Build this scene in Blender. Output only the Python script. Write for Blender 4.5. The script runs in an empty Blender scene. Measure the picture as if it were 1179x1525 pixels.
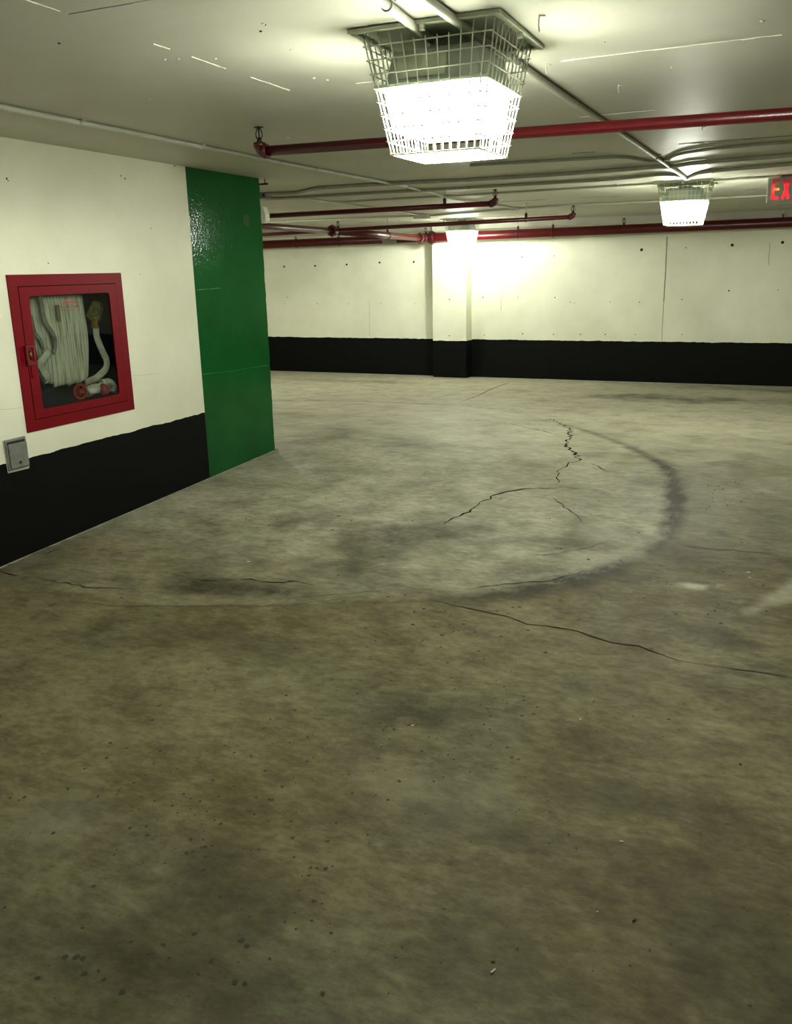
import bpy, bmesh, math, random
import numpy as np
from mathutils import Vector, noise as mnoise
random.seed(7)
COL = bpy.context.scene.collection
PI = math.pi

# ------------------------------------------------------------------ camera model (surveyed from the photograph)
F_PX, PITCH, ROLL, YAW = 1295.115, 0.2723664, -0.0212832, -0.427336
EYE = Vector((0, 0, 1.476))
def axes():
    p, r, y = PITCH, ROLL, YAW
    Fw = Vector((math.sin(y)*math.cos(p), math.cos(y)*math.cos(p), -math.sin(p)))
    Rt = Vector((math.cos(y), -math.sin(y), 0)); U = Rt.cross(Fw)
    return (math.cos(r)*Rt + math.sin(r)*U).normalized(), (-math.sin(r)*Rt + math.cos(r)*U).normalized(), Fw
AR, AU, AF = axes()
def ray(u, v): return AR*((u-589.5)/F_PX) - AU*((v-762.5)/F_PX) + AF
XW = -3.91                                   # face of the left wall
def cz(x, y): return 2.196 - 0.004164*(x+3.91) - 0.00568*(y-2.7)      # underside of the slab
def fz(y):                                   # the floor rises to a crest near the corner and then falls away
    y = y/.9; w = .008
    a = .0352*(y-6); b = -.0385*(y-14.87)-.25
    m = min(a, b)
    return .9*(m - w*math.log(math.exp(-(a-m)/w)+math.exp(-(b-m)/w)))
YF = 13.40                                   # far wall at x = 0
def yf(x): return YF + 0.01095*x
def W(u, v, x=XW): d = ray(u, v); return EYE + d*(x/d.x)
def Yp(u, v, y): d = ray(u, v); return EYE + d*(y/d.y)
def Fp(u, v, off=0.0):
    d = ray(u, v); return EYE + d*((YF-off)/(d.y-0.01095*d.x))
def C(u, v, dz=0.0):
    d = ray(u, v); k = 2.196-0.004164*3.91+0.00568*2.7-dz-EYE.z
    return EYE + d*(k/(d.z+0.004164*d.x+0.00568*d.y))
def G(u, v):
    d = ray(u, v); lo, hi = .3, 40.
    t = lo
    while t < hi:
        p = EYE + d*t
        if p.z < fz(p.y): break
        t += .01
    for _ in range(25):
        m = t-.01/2 if _ == 0 else m
    a, b = t-.01, t
    for _ in range(20):
        m = (a+b)/2; p = EYE+d*m
        if p.z < fz(p.y): b = m
        else: a = m
    return EYE + d*b

# ------------------------------------------------------------------ materials
def mat(name): 
    m = bpy.data.materials.new(name); m.use_nodes = True
    nt = m.node_tree; return m, nt, nt.nodes['Principled BSDF']
def simple(name, col, rough=.5, metal=0, bump=0, bscale=60, var=.0, vscale=8, spec=.5, coat=0):
    m, nt, b = mat(name)
    b.inputs['Base Color'].default_value = (*col, 1); b.inputs['Roughness'].default_value = rough
    b.inputs['Metallic'].default_value = metal; b.inputs['Specular IOR Level'].default_value = spec
    if coat: b.inputs['Coat Weight'].default_value = coat; b.inputs['Coat Roughness'].default_value = .15
    tc = nt.nodes.new('ShaderNodeTexCoord')
    if var:
        n = nt.nodes.new('ShaderNodeTexNoise'); n.inputs['Scale'].default_value = vscale; n.inputs['Detail'].default_value = 6
        nt.links.new(tc.outputs['Object'], n.inputs['Vector'])
        r = nt.nodes.new('ShaderNodeMapRange'); r.inputs[1].default_value = .3; r.inputs[2].default_value = .7
        r.inputs[3].default_value = 1-var; r.inputs[4].default_value = 1+var
        nt.links.new(n.outputs['Fac'], r.inputs[0])
        v = nt.nodes.new('ShaderNodeVectorMath'); v.operation = 'SCALE'; v.inputs[0].default_value = col
        nt.links.new(r.outputs[0], v.inputs['Scale']); nt.links.new(v.outputs[0], b.inputs['Base Color'])
    if bump:
        n = nt.nodes.new('ShaderNodeTexNoise'); n.inputs['Scale'].default_value = bscale; n.inputs['Detail'].default_value = 4
        nt.links.new(tc.outputs['Object'], n.inputs['Vector'])
        bp = nt.nodes.new('ShaderNodeBump'); bp.inputs['Strength'].default_value = bump; bp.inputs['Distance'].default_value = .01
        nt.links.new(n.outputs['Fac'], bp.inputs['Height']); nt.links.new(bp.outputs[0], b.inputs['Normal'])
    return m
def emis(name, col, s, base=(.8,.8,.8)):
    m, nt, b = mat(name); b.inputs['Base Color'].default_value = (*base, 1)
    b.inputs['Emission Color'].default_value = (*col, 1); b.inputs['Emission Strength'].default_value = s
    return m

M = {}
SIDE, BULB = 18, 112
WHITE = (.79, .795, .645)
M['red_pipe'] = simple('red_pipe', (.078, .0028, .0050), .33, bump=.08, bscale=90, var=.12, vscale=12, coat=.1, spec=.35)
M['red_dark'] = simple('red_fitting', (.052, .003, .004), .4, bump=.15, bscale=60, var=.2)
M['red_cab'] = simple('red_cabinet_paint', (.165, .0030, .0075), .42, bump=.04, bscale=140, var=.06, vscale=5, spec=.12)
M['green'] = None
M['black_metal'] = simple('dark_metal', (.028, .026, .024), .35, .6)
M['steel'] = simple('steel', (.33, .32, .30), .4, .9, var=.2, vscale=30)
M['galv'] = simple('galvanised_cover', (.21, .215, .19), .5, .4, var=.22, vscale=22, bump=.06)
M['white_conduit'] = simple('painted_conduit', (.44, .445, .36), .5, bump=.06, bscale=80, var=.08, vscale=14)
M['grey_conduit'] = simple('grey_painted_conduit', (.30, .30, .235), .5, bump=.06, bscale=80, var=.12, vscale=14)
M['cage'] = simple('white_wire', (.72, .75, .62), .35)
M['housing'] = simple('grey_housing', (.42, .48, .42), .5, var=.05)
M['plate'] = simple('pale_plate', (.58, .61, .48), .5, var=.05)
M['pan_shade'] = simple('ceiling_pan_shade', (.34, .345, .27), .5, var=.1, vscale=10)  # darker than the slab to paint in the housing's shadow
M['brass'] = simple('brass', (.30, .18, .05), .35, .9, var=.2, vscale=50)
M['clearplastic'] = simple('nozzle_film', (.34, .31, .14), .12, .95, bump=1.0, bscale=45)
M['dark_blue'] = simple('cabinet_inside', (.012, .020, .035), .5, var=.2)
M['crack'] = simple('crack', (.012, .011, .008), .95, spec=.05)
M['hole'] = simple('hole', (.02, .02, .018), .9)
M['seam_dark'] = simple('seam_dark', (.22, .22, .17), .8)
M['black_rubber'] = simple('black_rubber', (.012, .012, .012), .6)
def refractor(name, col, s, clear=.55):
    m = emis(name, col, s); nt = m.node_tree; out = nt.nodes['Material Output']
    e = nt.nodes.new('ShaderNodeEmission'); e.inputs[0].default_value = (*col, 1); e.inputs[1].default_value = s
    t_ = nt.nodes.new('ShaderNodeBsdfTransparent'); t_.inputs[0].default_value = (clear, clear, clear, 1)
    a = nt.nodes.new('ShaderNodeAddShader'); nt.links.new(e.outputs[0], a.inputs[0]); nt.links.new(t_.outputs[0], a.inputs[1]); nt.links.new(a.outputs[0], out.inputs[0])
    nt.nodes.remove(nt.nodes['Principled BSDF']); return m
M['lamp_side'] = refractor('lamp_diffuser', (.97, 1, .86), SIDE)
M['lamp_old'] = refractor('lamp_diffuser_aged', (.97, 1, .88), SIDE*.7)
M['lamp_bottom'] = refractor('lamp_diffuser_bottom', (.97, 1, .86), 6)

def wall_paint(name, zband, base=WHITE, dark_low=True):
    m, nt, b = mat(name); N = nt.nodes; L = nt.links
    g = N.new('ShaderNodeNewGeometry'); s = N.new('ShaderNodeSeparateXYZ'); L.new(g.outputs['Position'], s.inputs[0])
    n = N.new('ShaderNodeTexNoise'); n.inputs['Scale'].default_value = 9; n.inputs['Detail'].default_value = 8; L.new(g.outputs['Position'], n.inputs['Vector'])
    a = N.new('ShaderNodeMath'); a.operation = 'MULTIPLY_ADD'; a.inputs[1].default_value = .03; L.new(n.outputs['Fac'], a.inputs[0]); L.new(s.outputs['Z'], a.inputs[2])
    lt = N.new('ShaderNodeMath'); lt.operation = 'LESS_THAN'; lt.inputs[1].default_value = zband+.015; L.new(a.outputs[0], lt.inputs[0])
    n2 = N.new('ShaderNodeTexNoise'); n2.inputs['Scale'].default_value = 1.3; n2.inputs['Detail'].default_value = 7; n2.inputs['Roughness'].default_value = .6
    L.new(g.outputs['Position'], n2.inputs['Vector'])
    cr = N.new('ShaderNodeValToRGB'); cr.color_ramp.elements[0].position = .3; cr.color_ramp.elements[1].position = .7
    cr.color_ramp.elements[0].color = (base[0]*.88, base[1]*.87, base[2]*.84, 1); cr.color_ramp.elements[1].color = (*[min(1, c*1.05) for c in base], 1)
    L.new(n2.outputs['Fac'], cr.inputs[0])
    mx = N.new('ShaderNodeMix'); mx.data_type = 'RGBA'; L.new(lt.outputs[0], mx.inputs[0]); L.new(cr.outputs[0], mx.inputs[6]); mx.inputs[7].default_value = (.0042, .0045, .0036, 1)
    L.new(mx.outputs[2], b.inputs['Base Color'])
    sp = N.new('ShaderNodeMapRange'); sp.inputs[3].default_value = .25; sp.inputs[4].default_value = .09; L.new(lt.outputs[0], sp.inputs[0]); L.new(sp.outputs[0], b.inputs['Specular IOR Level'])
    b.inputs['Roughness'].default_value = .66
    n3 = N.new('ShaderNodeTexNoise'); n3.inputs['Scale'].default_value = 28; n3.inputs['Detail'].default_value = 6; L.new(g.outputs['Position'], n3.inputs['Vector'])
    bp = N.new('ShaderNodeBump'); bp.inputs['Strength'].default_value = .18; bp.inputs['Distance'].default_value = .008
    L.new(n3.outputs['Fac'], bp.inputs['Height']); L.new(bp.outputs[0], b.inputs['Normal'])
    return m
M['wall_left'] = wall_paint('wall_left_paint', .485)
M['wall_far'] = wall_paint('wall_far_paint', .373)
M['pillar'] = wall_paint('pillar_paint', .365)

def ceiling_mat():
    m, nt, b = mat('ceiling_paint'); N = nt.nodes; L = nt.links
    g = N.new('ShaderNodeNewGeometry')
    n = N.new('ShaderNodeTexNoise'); n.inputs['Scale'].default_value = .9; n.inputs['Detail'].default_value = 8; n.inputs['Roughness'].default_value = .6
    L.new(g.outputs['Position'], n.inputs['Vector'])
    cr = N.new('ShaderNodeValToRGB'); cr.color_ramp.elements[0].position = .3; cr.color_ramp.elements[1].position = .7
    cr.color_ramp.elements[0].color = (.46, .45, .375, 1); cr.color_ramp.elements[1].color = (.55, .54, .45, 1)
    L.new(n.outputs['Fac'], cr.inputs[0]); L.new(cr.outputs[0], b.inputs['Base Color'])
    b.inputs['Roughness'].default_value = .5; b.inputs['IOR'].default_value = 1.22; b.inputs['Specular IOR Level'].default_value = .35
    mp = N.new('ShaderNodeMapping'); mp.inputs['Scale'].default_value = (.5, 1.6, 1); L.new(g.outputs['Position'], mp.inputs[0])
    n2 = N.new('ShaderNodeTexNoise'); n2.inputs['Scale'].default_value = 1.6; n2.inputs['Detail'].default_value = 3; L.new(mp.outputs[0], n2.inputs['Vector'])
    n3 = N.new('ShaderNodeTexNoise'); n3.inputs['Scale'].default_value = 120; n3.inputs['Detail'].default_value = 3; L.new(g.outputs['Position'], n3.inputs['Vector'])
    b1 = N.new('ShaderNodeBump'); b1.inputs['Strength'].default_value = .3; b1.inputs['Distance'].default_value = .02; L.new(n2.outputs['Fac'], b1.inputs['Height'])
    b2 = N.new('ShaderNodeBump'); b2.inputs['Strength'].default_value = .12; b2.inputs['Distance'].default_value = .003; L.new(n3.outputs['Fac'], b2.inputs['Height']); L.new(b1.outputs[0], b2.inputs['Normal'])
    L.new(b2.outputs[0], b.inputs['Normal'])
    return m
M['ceiling'] = ceiling_mat()
M['ridge'] = simple('ceiling_ridge', (.66, .66, .55), .6, bump=.4, bscale=70)

def green_mat():
    m, nt, b = mat('green_gloss_paint'); N = nt.nodes; L = nt.links
    g = N.new('ShaderNodeNewGeometry')
    n = N.new('ShaderNodeTexNoise'); n.inputs['Scale'].default_value = 3; n.inputs['Detail'].default_value = 6; L.new(g.outputs['Position'], n.inputs['Vector'])
    cr = N.new('ShaderNodeValToRGB'); cr.color_ramp.elements[0].position = .3; cr.color_ramp.elements[1].position = .7
    cr.color_ramp.elements[0].color = (.006, .080, .015, 1); cr.color_ramp.elements[1].color = (.008, .104, .020, 1)
    L.new(n.outputs['Fac'], cr.inputs[0]); L.new(cr.outputs[0], b.inputs['Base Color'])
    b.inputs['Roughness'].default_value = .10; b.inputs['IOR'].default_value = 1.3; b.inputs['Specular IOR Level'].default_value = .4
    n3 = N.new('ShaderNodeTexNoise'); n3.inputs['Scale'].default_value = 62; n3.inputs['Detail'].default_value = 3; L.new(g.outputs['Position'], n3.inputs['Vector'])
    bp = N.new('ShaderNodeBump'); bp.inputs['Strength'].default_value = .42; bp.inputs['Distance'].default_value = .003
    L.new(n3.outputs['Fac'], bp.inputs['Height']); L.new(bp.outputs[0], b.inputs['Normal'])
    return m
M['green'] = green_mat()
M['green_ridge'] = simple('green_ridge', (.02, .17, .05), .35)
M['green_spot'] = simple('green_patch', (.03, .15, .05), .5, bump=.5, bscale=50)

def floor_mat():
    m, nt, b = mat('concrete_floor'); N = nt.nodes; L = nt.links
    g = N.new('ShaderNodeNewGeometry')
    def noise(scale, det=8, rough=.6, dist=0, sc=(1,1,1), rot=0):
        mp = N.new('ShaderNodeMapping'); mp.inputs['Scale'].default_value = sc; mp.inputs['Rotation'].default_value = (0,0,rot)
        L.new(g.outputs['Position'], mp.inputs[0])
        n = N.new('ShaderNodeTexNoise'); n.inputs['Scale'].default_value = scale; n.inputs['Detail'].default_value = det
        n.inputs['Roughness'].default_value = rough; n.inputs['Distortion'].default_value = dist; L.new(mp.outputs[0], n.inputs['Vector']); return n.outputs['Fac']
    def ramp(inp, p0, c0, p1, c1):
        r = N.new('ShaderNodeValToRGB'); e = r.color_ramp.elements
        e[0].position = p0; e[1].position = p1; e[0].color = (*c0, 1); e[1].color = (*c1, 1); L.new(inp, r.inputs[0]); return r.outputs[0]
    def mix(fac, a, bb, t='MIX'):
        x = N.new('ShaderNodeMix'); x.data_type = 'RGBA'; x.blend_type = t
        if isinstance(fac, float): x.inputs[0].default_value = fac
        else: L.new(fac, x.inputs[0])
        L.new(a, x.inputs[6]); 
        if isinstance(bb, tuple): x.inputs[7].default_value = (*bb, 1)
        else: L.new(bb, x.inputs[7])
        return x.outputs[2]
    def RGB(v):
        x = N.new('ShaderNodeRGB'); x.outputs[0].default_value = (*v, 1); return x.outputs[0]
    base = ramp(noise(1.1, 10, .62, .15, rot=.5), .36, (.130, .109, .057), .66, (.228, .203, .122))
    grn = ramp(noise(1.1, 6, .55, .4, rot=.6), .45, (0, 0, 0), .62, (.7,)*3)
    c = mix(grn, base, (.168, .160, .098))
    mott = ramp(noise(4.2, 12, .74, .12, (1, 1.3, 1), .3), .34, (.52, .50, .46), .60, (1.15, 1.15, 1.12))
    mott2 = ramp(noise(13, 10, .75, .1, (1, 2.2, 1), -.7), .36, (.62, .60, .56), .62, (1.22, 1.22, 1.20))
    c = mix(.85, c, mott, 'MULTIPLY'); c = mix(.8, c, mott2, 'MULTIPLY')
    fine = ramp(noise(38, 8, .75, .0), .3, (.80, .80, .78), .7, (1.14,)*3)
    c = mix(.55, c, fine, 'MULTIPLY')
    def attr(n):
        a = N.new('ShaderNodeAttribute'); a.attribute_name = n; return a.outputs['Fac']
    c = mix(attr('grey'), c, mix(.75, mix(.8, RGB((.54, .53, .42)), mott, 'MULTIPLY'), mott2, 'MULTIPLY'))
    # brown/dark stain, broken with noise
    def broken(n, sc):
        x = N.new('ShaderNodeMath'); x.operation = 'MULTIPLY'; x.use_clamp = True
        r = ramp(noise(sc, 10, .74, .1), .34, (.45,)*3, .58, (1.35,)*3); L.new(attr(n), x.inputs[0]); L.new(r, x.inputs[1]); return x.outputs[0]
    c = mix(broken('dark', 6), c, (.045, .040, .024))
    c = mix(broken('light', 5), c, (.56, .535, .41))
    L.new(c, b.inputs['Base Color'])
    rr = ramp(noise(3, 6, .6), .3, (.54,)*3, .7, (.66,)*3); L.new(rr, b.inputs['Roughness'])
    b.inputs['Specular IOR Level'].default_value = .11
    bp = N.new('ShaderNodeBump'); bp.inputs['Strength'].default_value = .3; bp.inputs['Distance'].default_value = .006
    L.new(noise(30, 8, .7), bp.inputs['Height']); L.new(bp.outputs[0], b.inputs['Normal'])
    return m
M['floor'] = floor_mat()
M['floor_light'] = simple('floor_lime_edge', (.55, .55, .47), .8, bump=.3, var=.15, vscale=30)
M['pit'] = simple('floor_pit', (.045, .040, .026), .9)
M['seam_floor'] = simple('floor_joint', (.085, .075, .048), .9)

def hose_mat():
    m, nt, b = mat('canvas_hose'); N = nt.nodes; L = nt.links
    tc = N.new('ShaderNodeNewGeometry'); mp = N.new('ShaderNodeMapping'); mp.inputs['Scale'].default_value = (1, 60, 2.5); L.new(tc.outputs['Position'], mp.inputs[0])
    n = N.new('ShaderNodeTexNoise'); n.inputs['Scale'].default_value = 2.2; n.inputs['Detail'].default_value = 5; L.new(mp.outputs[0], n.inputs['Vector'])
    cr = N.new('ShaderNodeValToRGB'); cr.color_ramp.elements[0].position = .3; cr.color_ramp.elements[1].position = .55
    cr.color_ramp.elements[0].color = (.14, .145, .10, 1); cr.color_ramp.elements[1].color = (.50, .52, .40, 1)
    L.new(n.outputs['Fac'], cr.inputs[0]); L.new(cr.outputs[0], b.inputs['Base Color']); b.inputs['Roughness'].default_value = .8
    return m
M['hose'] = hose_mat()
M['hose_plain'] = simple('canvas_hose_plain', (.42, .43, .33), .8, bump=.3, bscale=200, var=.3, vscale=14)
M['hose_grey'] = simple('grey_strap', (.17, .18, .13), .7, var=.4, vscale=20)
def glass_mat():
    m, nt, b = mat('window_glass'); b.inputs['Base Color'].default_value = (.80, .84, .80, 1)
    b.inputs['Transmission Weight'].default_value = 1; b.inputs['Roughness'].default_value = .02; b.inputs['IOR'].default_value = 1.3
    return m
M['glass'] = glass_mat()

# ------------------------------------------------------------------ mesh builder
class MB:
    def __init__(s): s.bm = bmesh.new(); s.mi = 0
    def _f(s, vs, smooth=False):
        try: f = s.bm.faces.new(vs)
        except ValueError: return None
        f.material_index = s.mi; f.smooth = smooth; return f
    def box(s, a, b, bev=0):
        x0,y0,z0 = [min(a[i],b[i]) for i in range(3)]; x1,y1,z1 = [max(a[i],b[i]) for i in range(3)]
        v = [s.bm.verts.new(p) for p in [(x0,y0,z0),(x1,y0,z0),(x1,y1,z0),(x0,y1,z0),(x0,y0,z1),(x1,y0,z1),(x1,y1,z1),(x0,y1,z1)]]
        fs = [s._f([v[i] for i in q]) for q in [(0,3,2,1),(4,5,6,7),(0,1,5,4),(1,2,6,5),(2,3,7,6),(3,0,4,7)]]
        if bev:
            es = list({e for f in fs for e in f.edges}); bmesh.ops.bevel(s.bm, geom=es, offset=bev, segments=2, affect='EDGES', profile=.5)
        return s
    def quad(s, *ps): s._f([s.bm.verts.new(p) for p in ps]); return s
    def frustum(s, c, z0, h0, z1, h1, bev=0, caps=True, capmi=None):
        lo = [s.bm.verts.new((c[0]+sx*h0, c[1]+sy*h0, z0)) for sx, sy in ((-1,-1),(1,-1),(1,1),(-1,1))]
        hi = [s.bm.verts.new((c[0]+sx*h1, c[1]+sy*h1, z1)) for sx, sy in ((-1,-1),(1,-1),(1,1),(-1,1))]
        for i in range(4): s._f([lo[i], lo[(i+1)%4], hi[(i+1)%4], hi[i]])
        if caps:
            f = s._f(lo[::-1]); s._f(hi)
            if capmi is not None and f: f.material_index = capmi
        if bev:
            es = list({e for w in lo+hi for e in w.link_edges}); bmesh.ops.bevel(s.bm, geom=es, offset=bev, segments=2, affect='EDGES', profile=.5)
        return s
    def tube(s, pts, r, n=12, caps=True, flat=None):
        pts = [Vector(p) for p in pts]; rs = r if isinstance(r, (list, tuple)) else [r]*len(pts)
        t0 = (pts[1]-pts[0]).normalized(); up = Vector((0,0,1)) if abs(t0.z) < .9 else Vector((0,1,0))
        u = t0.cross(up).normalized(); rings = []
        for i, p in enumerate(pts):
            if i == 0: t = t0
            elif i == len(pts)-1: t = (pts[i]-pts[i-1]).normalized()
            else: t = ((pts[i]-pts[i-1]).normalized()+(pts[i+1]-pts[i]).normalized()).normalized()
            u = (u - t*u.dot(t)).normalized(); w = t.cross(u)
            ring = []
            for k in range(n):
                a = 2*PI*k/n; du, dw = math.cos(a)*rs[i], math.sin(a)*rs[i]
                if flat: du *= flat[0]; dw *= flat[1]
                ring.append(s.bm.verts.new(p+u*du+w*dw))
            rings.append(ring)
        for a, b in zip(rings, rings[1:]):
            for k in range(n): s._f([a[k], a[(k+1)%n], b[(k+1)%n], b[k]], True)
        if caps: s._f(rings[0][::-1]); s._f(rings[-1])
        return s
    def lathe(s, c, prof, n=20, ax=(0,0,1)):
        ax = Vector(ax).normalized(); c = Vector(c); up = Vector((0,1,0)) if abs(ax.y) < .9 else Vector((1,0,0))
        u = ax.cross(up).normalized(); w = ax.cross(u); rings = []
        for r, h in prof:
            rings.append([s.bm.verts.new(c+ax*h+(u*math.cos(2*PI*k/n)+w*math.sin(2*PI*k/n))*max(r, 1e-5)) for k in range(n)])
        for a, b in zip(rings, rings[1:]):
            for k in range(n): s._f([a[k], a[(k+1)%n], b[(k+1)%n], b[k]], True)
        s._f(rings[0][::-1]); s._f(rings[-1]); return s
    def torus(s, c, R, r, ax=(0,0,1), n=24, m=8):
        ax = Vector(ax).normalized(); c = Vector(c); up = Vector((0,1,0)) if abs(ax.y) < .9 else Vector((1,0,0))
        u = ax.cross(up).normalized(); w = ax.cross(u); rings = []
        for i in range(n):
            d = u*math.cos(2*PI*i/n)+w*math.sin(2*PI*i/n)
            rings.append([s.bm.verts.new(c+d*(R+r*math.cos(2*PI*k/m))+ax*r*math.sin(2*PI*k/m)) for k in range(m)])
        for i in range(n):
            a, b = rings[i], rings[(i+1)%n]
            for k in range(m): s._f([a[k], b[k], b[(k+1)%m], a[(k+1)%m]], True)
        return s
    def build(s, name, mats, parent=None, loc=None):
        me = bpy.data.meshes.new(name); bmesh.ops.recalc_face_normals(s.bm, faces=s.bm.faces[:]); s.bm.to_mesh(me); s.bm.free()
        o = bpy.data.objects.new(name, me); COL.objects.link(o)
        for m in (mats if isinstance(mats, (list, tuple)) else [mats]): me.materials.append(m)
        if loc is not None:
            me.transform(__import__('mathutils').Matrix.Translation(-Vector(loc))); o.location = loc
        if parent is not None: o.parent = parent
        return o
def tag(o, label=None, cat=None, group=None, kind=None):
    if label: o['label'] = label
    if cat: o['category'] = cat
    if group: o['group'] = group
    if kind: o['kind'] = kind
    return o
def thing(name, label, cat, loc=(0,0,0), group=None):
    o = bpy.data.objects.new(name, None); COL.objects.link(o); o.location = loc; o.empty_display_size = .05
    return tag(o, label, cat, group)
def part(mb, name, mats, root):
    """a part in world coordinates, parented so that it stays where it was built"""
    base = Vector(root.location) if root.parent is None else Vector(root.location)+Vector(root.parent.location)
    o = mb.build(name, mats, root, None); o.data.transform(__import__('mathutils').Matrix.Translation(-base)); return o
def catmull(pts, n=6):
    pts = [Vector(p) for p in pts]; out = []
    P = [pts[0]*2-pts[1]]+pts+[pts[-1]*2-pts[-2]]
    for i in range(1, len(P)-2):
        for k in range(n):
            t = k/n; a, b, c, d = P[i-1], P[i], P[i+1], P[i+2]
            out.append(.5*((2*b)+(c-a)*t+(2*a-5*b+4*c-d)*t*t+(3*b-a-3*c+d)*t**3))
    out.append(pts[-1]); return out

# ================================================================== FLOOR
def seg_d(px, py, pl):
    best = np.full(px.shape, 1e9); par = np.zeros(px.shape); n = len(pl)-1
    for i in range(n):
        ax, ay = pl[i]; bx, by = pl[i+1]; dx, dy = bx-ax, by-ay
        t = np.clip(((px-ax)*dx+(py-ay)*dy)/(dx*dx+dy*dy+1e-9), 0, 1)
        d = np.hypot(px-ax-t*dx, py-ay-t*dy); mk = d < best
        best = np.where(mk, d, best); par = np.where(mk, (i+t)/n, par)
    return best, par
XF0, XF1 = -11.0, 5.2
YB = -6.0
def build_floor():
    xs = list(np.arange(-11, -6, .25))+list(np.arange(-6, 1.6, .035))+list(np.arange(1.6, 5.21, .3))
    if xs[-1] < 5.2: xs.append(5.2)
    ys = list(np.arange(-6, .8, .3))+list(np.arange(.8, 6.6, .035))+list(np.arange(6.6, 13.0, .05))+list(np.arange(13.0, 13.66, .06))
    X, Y = np.meshgrid(xs, ys); Z = np.vectorize(fz)(Y)
    nx, ny = len(xs), len(ys)
    verts = np.stack([X, Y, Z], -1).reshape(-1, 3).tolist()
    faces = [(j*nx+i, j*nx+i+1, (j+1)*nx+i+1, (j+1)*nx+i) for j in range(ny-1) for i in range(nx-1)]
    px, py = X.ravel(), Y.ravel()
    nz = np.array([mnoise.fractal(Vector((a*1.7, b*1.7, 3.1)), .9, 2., 4) for a, b in zip(px, py)])
    nz2 = np.array([mnoise.fractal(Vector((a*6, b*6, 8.1)), .9, 2., 3) for a, b in zip(px, py)])
    def poly(pts): return [tuple(G(u, v)[:2]) for u, v in pts]
    dark = np.zeros_like(px); light = np.zeros_like(px); grey = np.zeros_like(px)
    def stroke(arr, pts, w, s, edge=.06, rough=.05, fade=None):
        d, t = seg_d(px, py, poly(pts)); ww = np.interp(t, np.linspace(0, 1, len(w)), w) if isinstance(w, (list, tuple)) else w
        ss = np.interp(t, np.linspace(0, 1, len(s)), s) if isinstance(s, (list, tuple)) else s
        v = np.clip((ww + rough*nz + rough*.6*nz2 - d)/edge, 0, 1)*ss
        np.maximum(arr, v, out=arr)
    def blob(arr, u, v, rx, ry, s, soft=.5, rough=.35, rot=0):
        c = G(u, v); dx, dy = px-c.x, py-c.y; ca, sa = math.cos(rot), math.sin(rot)
        a = (dx*ca+dy*sa)/rx; b = (-dx*sa+dy*ca)/ry
        r = np.hypot(a, b)+rough*nz+rough*.5*nz2
        np.maximum(arr, np.clip((1-r)/soft, 0, 1)*s, out=arr)
    # the turning circle worn and patched into the slab
    arc = [(404,598),(500,598),(600,601),(700,606),(760,614),(810,625),(860,638),(910,655),(950,672),(985,692),(1003,714),(1006,740),(1003,770),(990,800),(960,826),(910,848),(850,866),(770,880),(690,890),(600,895),(500,897),(400,901),(250,903)]
    stroke(dark, arc[4:14], [.03,.06,.075,.08,.09,.10,.09,.08], [.22,.38,.42,.42,.50,.60,.55,.35], .07, .03)
    stroke(dark, arc[13:], [.07,.10,.13,.12,.08,.05,.03], [.45,.42,.50,.42,.32,.22,.1], .10, .05)
    stroke(dark, arc[0:5], .03, .22, .05, .02)
    stroke(light, [(500,600),(580,603),(660,607),(720,614),(770,622),(810,634),(850,650),(905,680),(935,705)], [.03,.05,.07,.07,.10,.12,.16,.14], [.12,.22,.30,.3,.34,.25,.22,.12], .12, .1)
    # greyer concrete inside the circle, with brightness by depth painted in
    inner = np.array(poly(arc+[(100,880),(0,850)])); inner = np.vstack([inner, [[-4.2, 3.0], [-6.5, 9.0]]])
    ins = np.zeros(px.shape, bool); n = len(inner)
    for i in range(n):
        x0, y0 = inner[i]; x1, y1 = inner[(i+1) % n]
        c = ((y0 > py) != (y1 > py)); xi = (x1-x0)*(py-y0)/((y1-y0) if abs(y1-y0) > 1e-9 else 1e-9)+x0
        ins ^= (c & (px < xi))
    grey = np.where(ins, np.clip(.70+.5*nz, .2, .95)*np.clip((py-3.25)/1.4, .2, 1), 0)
    grey = np.maximum(grey, np.clip((py-4.6)/4, 0, .4)*np.clip(.8+.8*nz, .2, 1.2))  # paints the whole floor brighter with distance
    # dark mottling
    blob(dark, 590, 800, .75, .5, .30, .9, .7); blob(dark, 760, 800, .45, .35, .30, .9, .7); blob(dark, 380, 880, .9, .16, .42, .8, .6, .1)
    blob(dark, 520, 850, .6, .22, .35, .9, .6); blob(dark, 800, 850, .5, .14, .30, .9, .4, .5)
    blob(dark, 1000, 593, 1.7, .55, .42, .9, .5); blob(dark, 1120, 580, 1.3, .40, .40, .9, .5)
    blob(dark, 530, 568, 1.5, .3, .22, .9, .5); blob(dark, 560, 655, .9, .5, .12, .9, .5)
    blob(dark, 650, 1060, .35, .22, .45, 1., .6, .4); blob(dark, 560, 1130, .6, .3, .28, 1., .6)
    blob(dark, 930, 1190, .35, .12, .30, 1., .5); blob(dark, 640, 1210, .7, .10, .28, 1., .5); blob(dark, 1100, 1230, .3, .15, .25, 1., .5)
    blob(dark, 80, 1400, .5, .35, .30, 1., .5); blob(dark, 300, 1330, .6, .3, .30, 1., .6); blob(dark, 250, 1470, .5, .25, .3, 1., .6)
    blob(dark, 1080, 1420, .35, .5, .26, 1., .5); blob(dark, 780, 1450, .3, .2, .18, 1., .5)
    blob(dark, 130, 950, .5, .12, .22, 1., .6, .3); blob(dark, 380, 965, .6, .12, .2, 1., .6)
    blob(dark, 1060, 945, .28, .10, .30, .7, .5, -.3); blob(dark, 1100, 1003, .12, .03, .35, .8, .5); blob(dark, 1030, 943, .2, .05, .2, 1., .5)
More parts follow.
